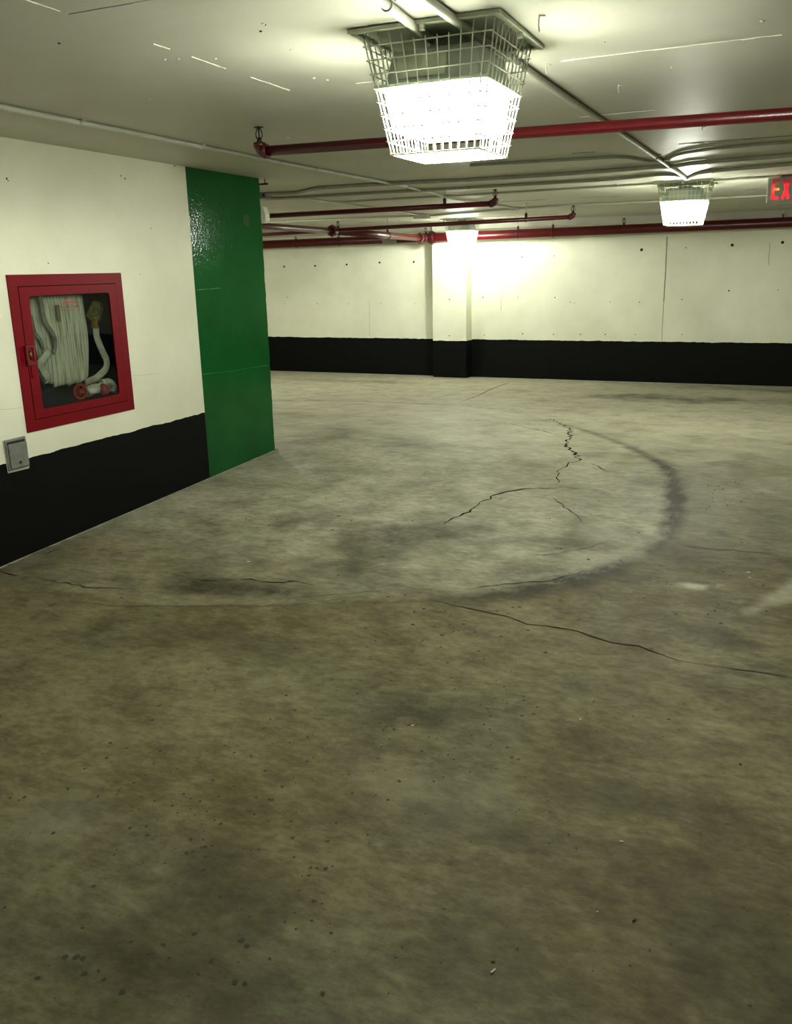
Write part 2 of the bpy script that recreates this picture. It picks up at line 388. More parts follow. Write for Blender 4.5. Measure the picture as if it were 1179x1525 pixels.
    blob(dark, 1080, 691, .24, .16, .20, .35, .25, .35); blob(dark, 1073, 692, .10, .05, .50, .7, .4, .3)
    stroke(dark, [(958,690),(1000,690),(1022,702)], .02, .35, .04, .02)
    stroke(dark, [(985,806),(1012,822),(1018,850)], .03, .30, .05, .03)
    stroke(dark, [(62,1207),(95,1175),(135,1145)], .015, .30, .03, .01)
    stroke(dark, [(948,1245),(944,1290),(938,1345)], .012, .28, .03, .01)
    # worn light patches; painted far brightness comes last
    blob(light, 1032, 873, .085, .05, .62, .3, .25); stroke(light, [(1050,873),(1085,871)], .012, .45, .02, .01)
    stroke(light, [(1100,897),(1115,908),(1127,913)], .012, .5, .02, .01)
    stroke(light, [(1108,915),(1140,900),(1179,885),(1210,875)], [.02,.05,.11,.13], [.45,.40,.42,.4], .05, .04)
    stroke(light, [(1065,912),(1105,913)], .006, .45, .015, .006)
    blob(light, 445, 668, .30, .22, .30, .5, .4); blob(light, 620, 657, .5, .14, .25, .5, .5); blob(light, 440, 603, .8, .4, .25, .7, .4)
    blob(light, 895, 790, .16, .22, .25, .5, .5); blob(light, 900, 830, .3, .1, .22, .7, .5, .4); blob(light, 915, 695, .35, .3, .18, .8, .5)
    blob(light, 960, 620, .9, .4, .20, .9, .5); blob(light, 480, 590, 1.2, .4, .22, .8, .5); blob(light, 700, 590, 1.2, .35, .16, .9, .5)
    stroke(light, [(0,858),(120,795),(313,712),(409,672)], [.10,.12,.14,.1], .22, .25, .1)
    stroke(light, [(655,884),(740,876),(850,856)], .015, .3, .05, .02)
    blob(light, 100, 1230, .25, .15, .14, 1., .5); blob(light, 620, 1175, .4, .2, .10, 1., .5)
    far_lit = (np.clip((py-4.2+.7*nz)/2.5, 0, 1)*.20+np.clip((py-6.6+.9*nz)/2.2, 0, 1)*.36)*(1-.8*np.clip(dark*2, 0, 1)); np.maximum(light, far_lit, out=light)  # brighter light on the far floor, painted into its colour
    dark = dark*1.75
    np.clip(dark, 0, 1, out=dark)
    me = bpy.data.meshes.new('floor')
    nb = len(verts)
    # extra faces: cracks, pits, joints, lime edge - slot by slot
    mats_i = [0]*len(faces)
    zo = .0012
    def P(p, dz=zo): return (p[0], p[1], fz(p[1])+dz)
    def ribbon(pts, w0, mi, jit=.4, sub=5, amp=.012, dz=zo):
        pl = [Vector((*G(u, v)[:2], 0)) for u, v in pts]; fine = []
        for a, b in zip(pl, pl[1:]):
            L = (b-a).length; k = max(2, int(L/.045))
            nrm = Vector((-(b-a).y, (b-a).x, 0)).normalized()
            for i in range(k):
                t = i/k; fine.append(a.lerp(b, t)+nrm*random.uniform(-amp, amp)*(1 if 0 < i else 0))
        fine.append(pl[-1]); n = len(fine); prev = None
        for i, p in enumerate(fine):
            q = fine[min(i+1, n-1)]-fine[max(i-1, 0)]; nr = Vector((-q.y, q.x, 0)).normalized()
            e = min(1, 4*min(i, n-1-i)/n+.15)
            w = w0*1.45*e*random.uniform(1-jit, 1+jit)/2
            a = P(p+nr*w, dz); b = P(p-nr*w, dz); verts.extend([a, b]); cur = (len(verts)-2, len(verts)-1)
            if prev: faces.append((prev[0], cur[0], cur[1], prev[1])); mats_i.append(mi)
            prev = cur
    CR = 1
    ribbon([(815,622),(835,630),(848,640),(850,652),(842,664),(856,676),(863,686),(845,692),(832,700),(828,712),(826,722),(838,726)], .012, CR, .6, amp=.03)
    ribbon([(838,726),(800,727),(770,730),(745,735),(722,745),(706,756),(690,765),(668,776),(662,782)], .009, CR, .6, amp=.02)
    ribbon([(838,726),(866,728)], .007, CR); ribbon([(820,740),(850,762),(872,780)], .006, 3)
    ribbon([(640,893),(672,901),(712,909),(750,917),(785,930),(830,935),(862,941),(910,957),(950,962),(985,975),(1015,985),(1058,991)], .0055, CR, .5, amp=.006)
    ribbon([(1058,991),(1100,998),(1140,1003),(1179,1010)], .0035, CR, .5, amp=.005)
    ribbon([(870,850),(820,865),(740,872),(690,878)], .004, CR, .6)
    ribbon([(905,805),(880,815),(830,825),(760,832)], .004, 3, .6)
    ribbon([(460,868),(420,868),(385,866),(355,864),(330,862)], .006, CR, .9, amp=.03); ribbon([(470,872),(440,866),(400,863)], .006, CR, .8, amp=.02)
    ribbon([(55,860),(80,866),(100,868),(150,876),(190,878)], .004, CR, .9, amp=.02); ribbon([(245,853),(290,862),(330,866)], .003, CR, .9)
    ribbon([(0,851),(28,858)], .010, CR, .5); ribbon([(66,827),(90,817)], .010, CR, .5)
    ribbon([(510,851),(560,845),(605,838)], .006, 3, .6)
    ribbon([(410,894),(470,888),(530,884),(590,877)], .005, 3, .4)
    ribbon([(100,896),(200,903),(300,903),(420,902),(500,893),(560,886)], .006, 3, .3)
    ribbon([(1010,812),(1060,818),(1110,822),(1160,826)], .006, 3, .3)
    ribbon([(682,600),(710,590),(735,578),(765,567)], .014, 3, .2, amp=.004)
    ribbon([(404,596),(470,596),(560,598),(640,602),(700,606)], .014, 3, .3, amp=.006)
    ribbon([(725,628),(760,632),(800,640),(835,648)], .009, 3, .4); ribbon([(880,690),(905,703)], .008, 3, .4)
    ribbon([(540,667),(600,664),(640,660)], .008, 3, .4)
    # pits and specks
    def dot(x, y, r, mi, n=6, st=1.0):
        c = len(verts); ph = random.random()*6
        for k in range(n):
            a = ph+2*PI*k/n; rr = r*random.uniform(.6, 1.3); verts.append(P((x+rr*math.cos(a)*st, y+rr*math.sin(a))))
        faces.append(tuple(range(c, c+n))); mats_i.append(mi)
    for u, v, su, sv, cnt, r in [(300,1200,90,60,60,.0045),(560,1100,120,70,70,.0045),(640,1040,160,50,90,.0045),(700,930,90,30,50,.006),(200,1440,120,40,22,.006),
                              (330,1320,140,70,50,.0045),(1000,880,120,40,60,.006),(900,1150,250,120,70,.003),(600,760,200,60,60,.006),(1080,735,70,12,30,.007),(560,1300,300,150,60,.003),(60,1130,80,80,25,.005)]:
        for _ in range(cnt):
            a, b = random.gauss(u, su), random.gauss(v, sv)
            if -20 < a < 1200 and 640 < b < 1530:
                p = G(a, b)
                if p.x > XW+.05: dot(p.x, p.y, r*random.uniform(.4, 1.7), 4)
    # lime edge at the foot of the walls
    def edge(pts, w0, w1):
        prev = None
        for p, nr in pts:
            w = random.uniform(w0, w1); verts.extend([P(p, .0006), P((p[0]+nr[0]*w, p[1]+nr[1]*w), .0006)]); cur = (len(verts)-2, len(verts)-1)
            if prev: faces.append((prev[0], prev[1], cur[1], cur[0])); mats_i.append(2)
            prev = cur
    edge([((XW-.01, y), (1, 0)) for y in np.arange(2.2, 6.15, .03)], .012, .035)
    edge([((x, yf(x)+.01), (0, -1)) for x in np.arange(-8.5, 1.5, .05)], .05, .14)
    edge([((x, 13.11), (0, -1)) for x in np.arange(-5.35, -4.6, .04)], .02, .07)
    me.from_pydata(verts, [], faces); me.update()
    for i, f in enumerate(me.polygons): f.material_index = mats_i[i]
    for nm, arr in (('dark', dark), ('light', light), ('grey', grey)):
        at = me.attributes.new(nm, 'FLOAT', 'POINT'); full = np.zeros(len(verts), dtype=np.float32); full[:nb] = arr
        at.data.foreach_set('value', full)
    for m in (M['floor'], M['crack'], M['floor_light'], M['seam_floor'], M['pit']): me.materials.append(m)
    sm = np.zeros(len(me.polygons), dtype=bool); sm[:(nx-1)*(ny-1)] = True; me.polygons.foreach_set('use_smooth', sm)
    o = bpy.data.objects.new('floor', me); COL.objects.link(o)
    return tag(o, 'mottled grey and brown concrete garage floor with cracks and a worn turning arc', 'floor', kind='structure')
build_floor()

# ================================================================== CEILING
def build_ceiling():
    b = MB(); T = .25
    c4 = [(XF0, YB), (XF1, YB), (XF1, 13.75), (XF0, 13.75)]
    lo = [b.bm.verts.new((x, y, cz(x, y))) for x, y in c4]; hi = [b.bm.verts.new((x, y, 2.6)) for x, y in c4]
    b._f(lo[::-1]); b._f(hi)
    for i in range(4): b._f([lo[i], lo[(i+1)%4], hi[(i+1)%4], hi[i]])
    def ridge(p, q, w=.006, h=.003, gaps=.25, mi=1, seg=.07):
        p, q = Vector((*p, 0)), Vector((*q, 0)); L = (q-p).length; n = int(L/seg); d = (q-p)/n; nr = Vector((-d.y, d.x, 0)).normalized(); b.mi = mi
        off = 0
        for i in range(n):
            if mnoise.noise(Vector((p.x*3+i*.17, p.y*5, mi))) < gaps*2-1+.3: continue
            a = p+d*i; e = p+d*(i+1.02); off = random.uniform(-.0015, .0015); ww = w*random.uniform(.4, 1.2)/2; hh = h*random.uniform(.5, 1.2)
            v = [a-nr*ww+nr*off, a+nr*ww+nr*off, e+nr*ww+nr*off, e-nr*ww+nr*off]
            top = [b.bm.verts.new((k.x, k.y, cz(k.x, k.y)+.001)) for k in v]; bot = [b.bm.verts.new((k.x, k.y, cz(k.x, k.y)-hh)) for k in v]
            b._f(bot); 
            for j in range(4): b._f([top[j], top[(j+1)%4], bot[(j+1)%4], bot[j]])
    ridge((-1.963, .5), (-1.963, 3.35), .008, .003, .16, 1, .04)
    ridge((-1.96, 3.36), (-.85, 3.37), .006, .002, .25)
    ridge((-.85, 3.37), (1.8, 3.28), .008, .003, .18, 1, .04)
    ridge((-1.96, 2.14), (-1.2, 2.14), .004, .001, .2, 2)
    ridge((-2.2, 4.66), (.3, 4.50), .007, .002, .5)
    ridge((-.9, 4.85), (.1, 4.88), .007, .002, .55, 2)
    ridge((-3.6, 6.0), (1.0, 5.86), .008, .002, .5, 2)
    ridge((-.74, 5.84), (.2, 5.8), .012, .003, .1, 2)
    ridge((-3.3, 2.0), (-3.3, 6.0), .004, .001, .62)
    ridge((-8, 9.6), (3, 9.5), .012, .003, .35, 2)
    ridge((-8, 12.1), (3, 12.0), .014, .003, .35, 2)
    # spatter, nail heads and blisters
    b.mi = 1
    for u, v in [(222,147),(245,88),(433,74),(467,116),(487,119),(265,87),(78,107),(315,205),(320,87),(392,35),(900,62),(1135,31),(765,114),(1000,100),(430,205)]:
        p = C(u, v); r = random.uniform(.004, .009); b.lathe(p-Vector((0,0,.003)), [(r*.5, -.001), (r, .003)], 7)
    b.mi = 3
    for u, v in [(88,64),(394,36),(388,46),(300,222)]:
        p = C(u, v); b.lathe(p-Vector((0,0,.002)), [(.004, -.001), (.005, .002)], 7)
    o = b.build('ceiling', [M['ceiling'], M['ridge'], M['seam_dark'], M['hole']])
    tag(o, 'off white painted concrete slab ceiling with board joint lines', 'ceiling', kind='structure')
build_ceiling()

# ================================================================== WALLS
CY0, CY1 = 3.572, 4.4685           # hose cabinet, along the wall
CZ0, CZ1 = .627, 1.489
def build_wall_left():
    b = MB(); x0, x1 = XW, XW-.40
    GY = 5.226; zt = 2.3; zb = -.6; e = .02
    b.box((x1, YB, zb), (x0, CY0+e, zt)); b.box((x1, CY1-e, zb), (x0, GY, zt))
    b.box((x1, CY0+e, zb), (x0, CY1-e, CZ0+e)); b.box((x1, CY0+e, CZ1-e), (x0, CY1-e, zt))
    b.box((x1, CY0+e, CZ0+e), (x1+.08, CY1-e, CZ1-e))
    b.mi = 1
    def crk(pts, w, mi):
        b.mi = mi
        for (u0, v0), (u1, v1) in zip(pts, pts[1:]):
            p, q = W(u0, v0), W(u1, v1); b.quad((x0+.0012, p.y, p.z-w/2), (x0+.0012, q.y, q.z-w/2), (x0+.0012, q.y, q.z+w/2), (x0+.0012, p.y, p.z+w/2))
    crk([(0,610),(18,609),(32,607)], .0012, 1)
    crk([(196,560),(240,556)], .0010, 1)
    b.mi = 2
    for u, v, r in [(10,266,.006),(12,269,.004),(180,262,.005),(186,266,.006),(260,247,.006),(72,392,.004),(225,340,.004),(208,408,.003)]:
        p = W(u, v); b.lathe((x0, p.y, p.z), [(r, 0), (r*.8, .0012)], 7, ax=(1,0,0))
    o = b.build('wall_left', [M['wall_left'], M['seam_dark'], M['hole']])
    tag(o, 'white concrete wall with a black painted lower band, left of the picture', 'wall', kind='structure')
build_wall_left()

def build_column():
    y0, y1 = 5.226, 6.150; b = MB(); x1 = XW-.40
    # front face with a slightly chipped far edge
    n = 60; front = []; zs = np.linspace(-.1, 2.19, n)
    rows = []
    for i, z in enumerate(zs):
        j = random.uniform(-.006, .003)
        rows.append([b.bm.verts.new(p) for p in [(XW, y0, z), (XW, y1+j, z), (XW-.012, y1+.004, z), (x1, y1+.004, z), (x1, y0, z)]])
    for i in range(n-1):
        a, c = rows[i], rows[i+1]
        for k in range(5): b._f([a[k], a[(k+1)%5], c[(k+1)%5], c[k]])
    b._f(rows[0]); b._f(rows[-1])
    for f in b.bm.faces:
        cc = f.calc_center_median()
        if cc.x < XW-.008: f.material_index = 3
    def rid(pts, mi):
        b.mi = mi
        for (u0, v0), (u1, v1) in zip(pts, pts[1:]):
            p, q = W(u0, v0), W(u1, v1); w = random.uniform(.0015, .004)
            b.quad((XW+.0015, p.y, p.z-w), (XW+.0015, q.y, q.z-w), (XW+.0015, q.y, q.z), (XW+.0015, p.y, p.z))
    rid([(293,431.5),(303,430.5),(314,430),(327,428.5)], 1)
    rid([(302,557),(318,555),(330,554),(345,553),(360,549.5),(380,546.5),(401,543.5)], 1)
    b.mi = 5
    p = W(366, 328); b.lathe((XW, p.y, p.z), [(.05, 0), (.045, .0012)], 14, ax=(1,0,0))
    b.mi = 2
    for u, v in [(339,671),(395,653),(327,429)]:
        p = W(u, v); b.lathe((XW, p.y, p.z), [(.007, 0), (.005, .001)], 7, ax=(1,0,0))
    b.mi = 4   # bare rough concrete at the foot of the corner
    b.box((XW-.01, y1-.01, fz(6.15)-.02), (XW+.012, y1+.03, fz(6.15)+.006), .003)
    o = b.build('column', [M['green'], M['green_ridge'], M['hole'], simple('column_side_paint', WHITE, .6), simple('bare_concrete', (.30,.18,.13), .9, bump=.5), simple('green_patch_paint', (.013,.080,.022), .6, bump=.4, bscale=40, spec=.15)])
    tag(o, 'glossy green painted column at the corner of the left wall', 'column')
build_column()

def build_wall_far():
    b = MB(); xs = np.linspace(-11.2, 5.4, 3)
    v = [(-11.2, yf(-11.2)), (5.4, yf(5.4)), (5.4, yf(5.4)+.3), (-11.2, yf(-11.2)+.3)]
    lo = [b.bm.verts.new((x, y, -.7)) for x, y in v]; hi = [b.bm.verts.new((x, y, 2.35)) for x, y in v]
    b._f(lo[::-1]); b._f(hi)
    for i in range(4): b._f([lo[i], lo[(i+1)%4], hi[(i+1)%4], hi[i]])
    def dot(u, v, r, mi):
        b.mi = mi; p = Fp(u, v); b.lathe(p, [(r, -.001), (r*.9, .002)], 9, ax=(0.011,-1,0))
    for u, v in [(423,397),(469,396),(516,394),(565,391),(616,390)]: dot(u, v, .018, 1)
    for u, v in [(955,372),(1090,365),(1165,361)]: dot(u, v, .022, 1)
    for u, v in [(427,443),(472,452),(519,452),(567,452),(617,452),(719,443),(771,443),(826,443),(908,450),(952,450),(1015,446),(1085,433),(1158,432),
                 (721,499),(778,497),(824,498),(864,498),(901,498),(946,498),(1015,498),(719,385),(777,383),(825,381),(1021,369),(849,450),(855,451),(424,452)]: dot(u, v, random.uniform(.007, .012), 1 if random.random() < .5 else 2)
    def line(pts, w):
        b.mi = 2
        for (u0, v0), (u1, v1) in zip(pts, pts[1:]):
            p, q = Fp(u0, v0, .002), Fp(u1, v1, .002); b.quad(p-Vector((w,0,0)), p+Vector((w,0,0)), q+Vector((w,0,0)), q-Vector((w,0,0)))
    line([(993,352),(991,400),(988,450)], .007); line([(988,450),(985,508)], .003)
    line([(1146,362),(1144,395)], .003); line([(550,448),(550,500)], .002); line([(746,440),(746,463)], .003)
    o = b.build('wall_far', [M['wall_far'], M['hole'], M['seam_dark']])
    tag(o, 'white concrete far wall with a black lower band and tie holes', 'wall', kind='structure')
    for nm, A, B, lab in (('wall_right', (XF1, YB, -.7), (XF1+.2, 13.8, 2.4), 'white garage wall out of frame on the right'),
                          ('wall_outer', (-11.2, YB, -.7), (-11.0, 13.8, 2.4), 'white garage wall far behind the green column'),
                          ('wall_rear', (-11.2, YB-.2, -.7), (5.4, YB, 2.4), 'white garage wall behind the viewpoint')):
        q = MB(); q.box(A, B); o = q.build(nm, M['wall_far']); tag(o, lab, 'wall', kind='structure')
build_wall_far()

q = MB(); q.box((-11.0, 13.16, 2.035), (5.2, 13.5, 2.2)); tag(q.build('trim_1', M['ceiling']), 'added grey haunch that darkens the top of the far wall', 'trim', kind='structure')  # ceiling-coloured block added to darken the strip above the main pipe
p = MB(); p.box((-5.257, 13.10, -.35), (-4.692, 13.38, 2.16), .008)
p.mi = 1
for u, v in [(669,446),(669,500),(669,384)]:
    q = Yp(u, v, 13.099); p.lathe(q, [(.010, -.001), (.009, .0015)], 8, ax=(0,-1,0))
tag(p.build('pillar', [M['pillar'], M['hole']]), 'white square pillar with a black foot standing against the far wall', 'pillar')

# ================================================================== CAGED LAMPS
def make_lamp(cx, cy, label, group='caged ceiling lamps', side='lamp_side', power=1.0):
    z = cz(cx, cy); t = thing('caged_ceiling_lamp', label, 'ceiling lamp', (cx, cy, z), group)
    def P(mb, n, m, root=t):
        o = mb.build(n, m, root); return o       # built in local coordinates
    # square ceiling frame (angle trim the guard is screwed to)
    b = MB(); h = .243; w = .022
    for k in range(4):
        if k == 0: b.box((-h, -h, -.012), (h, -h+w, -.0005))
        if k == 1: b.box((-h, h-w, -.012), (h, h, -.0005))
        if k == 2: b.box((-h, -h+w, -.012), (-h+w, h-w, -.0005))
        if k == 3: b.box((h-w, -h+w, -.012), (h, h-w, -.0005))
    P(b, 'ceiling_frame', M['plate'])
    b = MB(); b.box((-h+w, -h+w, -.004), (h-w, h-w, -.0005)); P(b, 'shade_plate', M['pan_shade'])  # dark sheet stands in for the shade above the housing
    for sx, sy in ((0,-1),(0,1),(-1,0),(1,0)):
        b = MB(); c = Vector((sx*.232, sy*.232, -.016)); b.box(c-Vector((.008,.008,.012)), c+Vector((.008,.008,.006)), .002); P(b, 'clip', M['cage'])
    # mounting box and housing
    b = MB(); b.box((-.05, -.05, -.06), (.05, .05, -.004), .004); P(b, 'mounting_box', M['housing'])
    b = MB(); b.frustum((0,0), -.152, .160, -.052, .138, .006); hs = P(b, 'housing', M['housing'])
    b = MB(); b.quad((-.118,-.1595,-.136), (.045,-.1595,-.136), (.045,-.1455,-.072), (-.118,-.1455,-.072)); 
    ext = bmesh.ops.extrude_face_region(b.bm, geom=b.bm.faces[:]); bmesh.ops.translate(b.bm, vec=(0,-.003,0), verts=[v for v in ext['geom'] if isinstance(v, bmesh.types.BMVert)])
    P(b, 'face_plate', M['plate'], hs)
    # refractor bowl
    b = MB(); b.frustum((0,0), -.172, .163, -.1525, .165, .004); P(b, 'diffuser_rim', M['housing'])
    b = MB(); b.frustum((0,0), -.164, .181, -.150, .181, .003); P(b, 'door_frame', M['housing'], hs)
    b = MB(); b.frustum((0,0), -.290, .142, -.172, .158, .0, capmi=1)
    es = [e for e in b.bm.edges]; bmesh.ops.bevel(b.bm, geom=es, offset=.014, segments=3, affect='EDGES', profile=.5)
    for f in b.bm.faces: f.material_index = 1 if f.calc_center_median().z < -.286 else 0
    P(b, 'diffuser', [M[side], M['lamp_bottom']])
    # the bulb, with the lamp's own light distribution: little straight down, most below the horizontal, hardly any above it
    ld = bpy.data.lights.new('bulb', 'POINT'); ld.energy = BULB*power; ld.shadow_soft_size = .05; ld.color = (.97, 1, .86); ld.use_nodes = True
    nt = ld.node_tree; em = nt.nodes['Emission']; tc = nt.nodes.new('ShaderNodeTexCoord'); sx = nt.nodes.new('ShaderNodeSeparateXYZ'); nt.links.new(tc.outputs['Normal'], sx.inputs[0])
    ma = nt.nodes.new('ShaderNodeMath'); ma.operation = 'MULTIPLY_ADD'; ma.inputs[1].default_value = .5; ma.inputs[2].default_value = .5; nt.links.new(sx.outputs['Z'], ma.inputs[0])
    cr = nt.nodes.new('ShaderNodeValToRGB'); el = cr.color_ramp.elements
    prof = [(0, .16), (.12, .30), (.28, .70), (.42, 1), (.46, .85), (.5, .32), (.525, .12), (.56, .05), (.65, .02)]
    el[0].position, el[0].color = prof[0][0], (prof[0][1],)*3+(1,); el[1].position, el[1].color = prof[-1][0], (prof[-1][1],)*3+(1,)
    for p_, v_ in prof[1:-1]: k_ = el.new(p_); k_.color = (v_, v_, v_, 1)
    nt.links.new(ma.outputs[0], cr.inputs[0]); nt.links.new(cr.outputs[0], em.inputs['Strength'])
    lo = bpy.data.objects.new('bulb', ld); COL.objects.link(lo); lo.parent = t; lo.location = (0, 0, -.235)
    # wire guard: nine square hoops, uprights on a 38 mm pitch and a bottom grid, open ends sticking out a little
    b = MB(); r = .0022; zs = [-.045-.0385*i for i in range(9)]
    def half(zz): return .207+(.150-.207)*((-.045-zz)/.310)
    for i, zz in enumerate(zs):
        hh = half(zz); o_ = .006
        b.tube([(-hh, -hh, zz), (hh, -hh, zz)], r, 6); b.tube([(-hh, hh, zz), (hh, hh, zz)], r, 6)
        b.tube([(-hh, -hh, zz), (-hh, hh, zz)], r, 6); b.tube([(hh, -hh, zz), (hh, hh, zz)], r, 6)
    n = 11; ht, hb = half(0.0), half(zs[-1])
    zb = zs[-1]
    for k in range(n):
        f = -1+2*(k+.5)/n
        for s in (-1, 1):
            top = -.002 if (k < 4 or k > 7 or s == 1) else -.036
            hh = half(top)
            b.tube([(f*half(top), s*hh, top), (f*hb, s*hb, zb)], r, 6)
            hh = half(-.002); b.tube([(s*hh, f*hh, -.002), (s*hb, f*hb, zb)], r, 6)
        b.tube([(f*hb, -hb, zb), (f*hb, hb, zb)], r, 6); b.tube([(-hb, f*hb, zb), (hb, f*hb, zb)], r, 6)
    P(b, 'wire_guard', M['cage'])
    return t
L1 = make_lamp(-1.090, 2.885, 'large caged square lamp glowing near the top centre, nearest of the lamps')
L2 = make_lamp(-.985, 8.40, 'caged square lamp glowing beside the exit sign', power=.75)
L3 = make_lamp(-4.47, 12.30, 'small distant caged lamp glowing in front of the white pillar', side='lamp_old', power=.55)
L4 = make_lamp(-7.4, 9.6, 'caged lamp hidden from view behind the green column', power=.85)

# ================================================================== SPRINKLER PIPES
def hanger(root, p, r, ztop):
    b = MB(); b.torus(p, r+.005, .004, ax=PIPE_AX, n=18, m=6)
    b.box(Vector((p[0]-.014, p[1]-.010, p[2]+r)), Vector((p[0]+.014, p[1]+.010, p[2]+r+.045)), .003)
    h = part(b, 'hanger', M['red_dark'], root)
    b = MB(); b.tube([Vector((p[0], p[1], p[2]+r+.04)), Vector((p[0], p[1], ztop))], .005, 8)
    b.lathe((p[0], p[1], p[2]+r+.045), [(.009, 0), (.009, .008)], 6)
    o = b.build('rod', M['white_conduit'], h); o.data.transform(__import__('mathutils').Matrix.Translation(-Vector(root.location)))
def sprinkler(root, p, s=1.0):
    """upright sprinkler head on top of a pipe or elbow; p is the seat"""
    b = MB(); x, y, z = p
    b.lathe((x, y, z), [(.014*s, 0), (.014*s, .010*s), (.010*s, .012*s), (.008*s, .022*s)], 12)
    for sg in (-1, 1):
        b.tube(catmull([(x+sg*.010*s, y, z+.014*s), (x+sg*.019*s, y, z+.030*s), (x+sg*.017*s, y, z+.048*s), (x+sg*.006*s, y, z+.066*s)], 4), .0032*s, 7)
    b.lathe((x, y, z+.018*s), [(.004*s, 0), (.004*s, .045*s)], 8)
    b.lathe((x, y, z+.063*s), [(.006*s, 0), (.006*s, .006*s), (.022*s, .008*s), (.025*s, .006*s), (.025*s, .009*s), (.008*s, .012*s), (.004*s, .014*s)], 16)
    return part(b, 'sprinkler_head', M['black_metal'], root)
def elbow(root, p, r, sx=1):
    """pipe arrives along +x*sx and turns up"""
    b = MB(); x, y, z = p; R = r*1.3; pts = []
    for k in range(9):
        a = k/8*PI/2; pts.append((x+sx*(R-R*math.sin(a)), y, z+R-R*math.cos(a)))
    pts = [(x+sx*(R+.012), y, z)]+pts+[(x, y, z+R+.008)]
    b.tube(pts, r*1.22, 14); b.lathe((x+sx*(R+.004), y, z), [(r*1.4, -.012), (r*1.4, .012)], 16, ax=(sx,0,0)); b.lathe((x, y, z+R), [(r*1.34, -.010), (r*1.3, .010), (r*.8, .014)], 16)
    part(b, 'elbow', M['red_dark'], root); return (x, y, z+R+.014)
def coupling(root, p, r, ax, L=.05, name='coupling'):
    b = MB(); ax = Vector(ax).normalized(); c = Vector(p)
    b.lathe(c-ax*L/2, [(r*1.28, 0), (r*1.34, .006), (r*1.34, L-.006), (r*1.28, L)], 20, ax=ax)
    side = ax.cross(Vector((0,0,1))).normalized()
    for s in (-1, 1):
        q = c+Vector((0,0,1))*s*r*1.35; b.box(q-Vector((.018,.018,.010)), q+Vector((.018,.018,.010)), .004)
    part(b, name, M['red_dark'], root)

PIPE_AX = (1,0,0)
# nearest branch
a = Yp(384+3, 226, 4.06); q = Yp(1179, 170, 4.06); sl = (q.z-a.z)/(q.x-a.x)
t = thing('sprinkler_pipe', 'red sprinkler pipe crossing under the ceiling behind the nearest lamp', 'pipe', tuple(a), 'red sprinkler branch pipes')
R1 = .0245
b = MB(); b.tube([(a.x+.03, a.y, a.z+.001), (XF1+.05, a.y, a.z+sl*(XF1-a.x))], R1, 20); part(b, 'pipe', M['red_pipe'], t)
s = elbow(t, a, R1); sprinkler(t, s, .97)
x = 1.6; hanger(t, (x, a.y, a.z+sl*(x-a.x)), R1, cz(x, a.y)-.001)
# second branch
y = 7.85; a = Yp(737, 303, y); q = Yp(395, 322, y); sl = (q.z-a.z)/(q.x-a.x)
t = thing('sprinkler_pipe', 'red sprinkler pipe ending in an upright head above the small distant lamp', 'pipe', tuple(a), 'red sprinkler branch pipes')
R2 = .0235
b = MB(); b.tube([(a.x-.03, y, a.z), (-5.22, y, a.z+sl*(-5.22-a.x))], R2, 16); part(b, 'pipe', M['red_pipe'], t)
s = elbow(t, a, R2, -1); sprinkler(t, s)
h = Yp(662, 305, y); hanger(t, (h.x, y, a.z+sl*(h.x-a.x)), R2, cz(h.x, y)-.001)
# third branch
y = 9.86; a = Yp(853, 323, y); q = Yp(495, 343, y); sl = (q.z-a.z)/(q.x-a.x); q2 = Yp(392, 349.5, y)
t = thing('sprinkler_pipe', 'thin red sprinkler pipe passing just below the small distant lamp mount, nearest the far wall', 'pipe', tuple(a), 'red sprinkler branch pipes')
R3 = .0225
b = MB(); b.tube([(a.x-.03, y, a.z), tuple(q), tuple(q2), tuple(q2+(q2-q)*1.5)], R3, 16); part(b, 'pipe', M['red_pipe'], t)
s = elbow(t, a, R3, -1); sprinkler(t, s)
h = Yp(783, 327, y); hanger(t, (h.x, y, a.z+sl*(h.x-a.x)), R3, cz(h.x, y)-.001)
# cross main along x = -5.24
A = C(392, 336.5, .225); ZM = C(495, 344, .225); Bq = Yp(636, 355.5, 12.9)
xc = ZM.x
t = thing('cross_main_pipe', 'slanting red main pipe running from behind the green column to the far wall', 'pipe', tuple(ZM))
near = W(392, 336.5, xc); far = W(628, 354.8, xc)
far = Yp(630, 354.8, 12.78)
d = (near-ZM); b = MB(); b.tube([tuple(near+d*1.2), tuple(near), tuple(ZM)], .034, 20); part(b, 'pipe', M['red_pipe'], t)
b = MB(); b.tube([tuple(ZM), tuple(far)], .044, 20); part(b, 'pipe', M['red_pipe'], t)
coupling(t, ZM, .045, far-ZM, .10); coupling(t, ZM+(far-ZM)*.955, .048, far-ZM, .07)
sp = ZM+(far-ZM)*.05; sprinkler(t, (sp.x, sp.y, sp.z+.044), 1.0)
PIPE_AX = tuple((far-ZM).normalized()); hp = ZM+(far-ZM)*.62; hp = W(577, 349, hp.x); tt = (hp.y-ZM.y)/(far.y-ZM.y); hp = ZM+(far-ZM)*tt
hanger(t, tuple(hp), .044, cz(hp.x, hp.y)-.001)
PIPE_AX = (1,0,0)
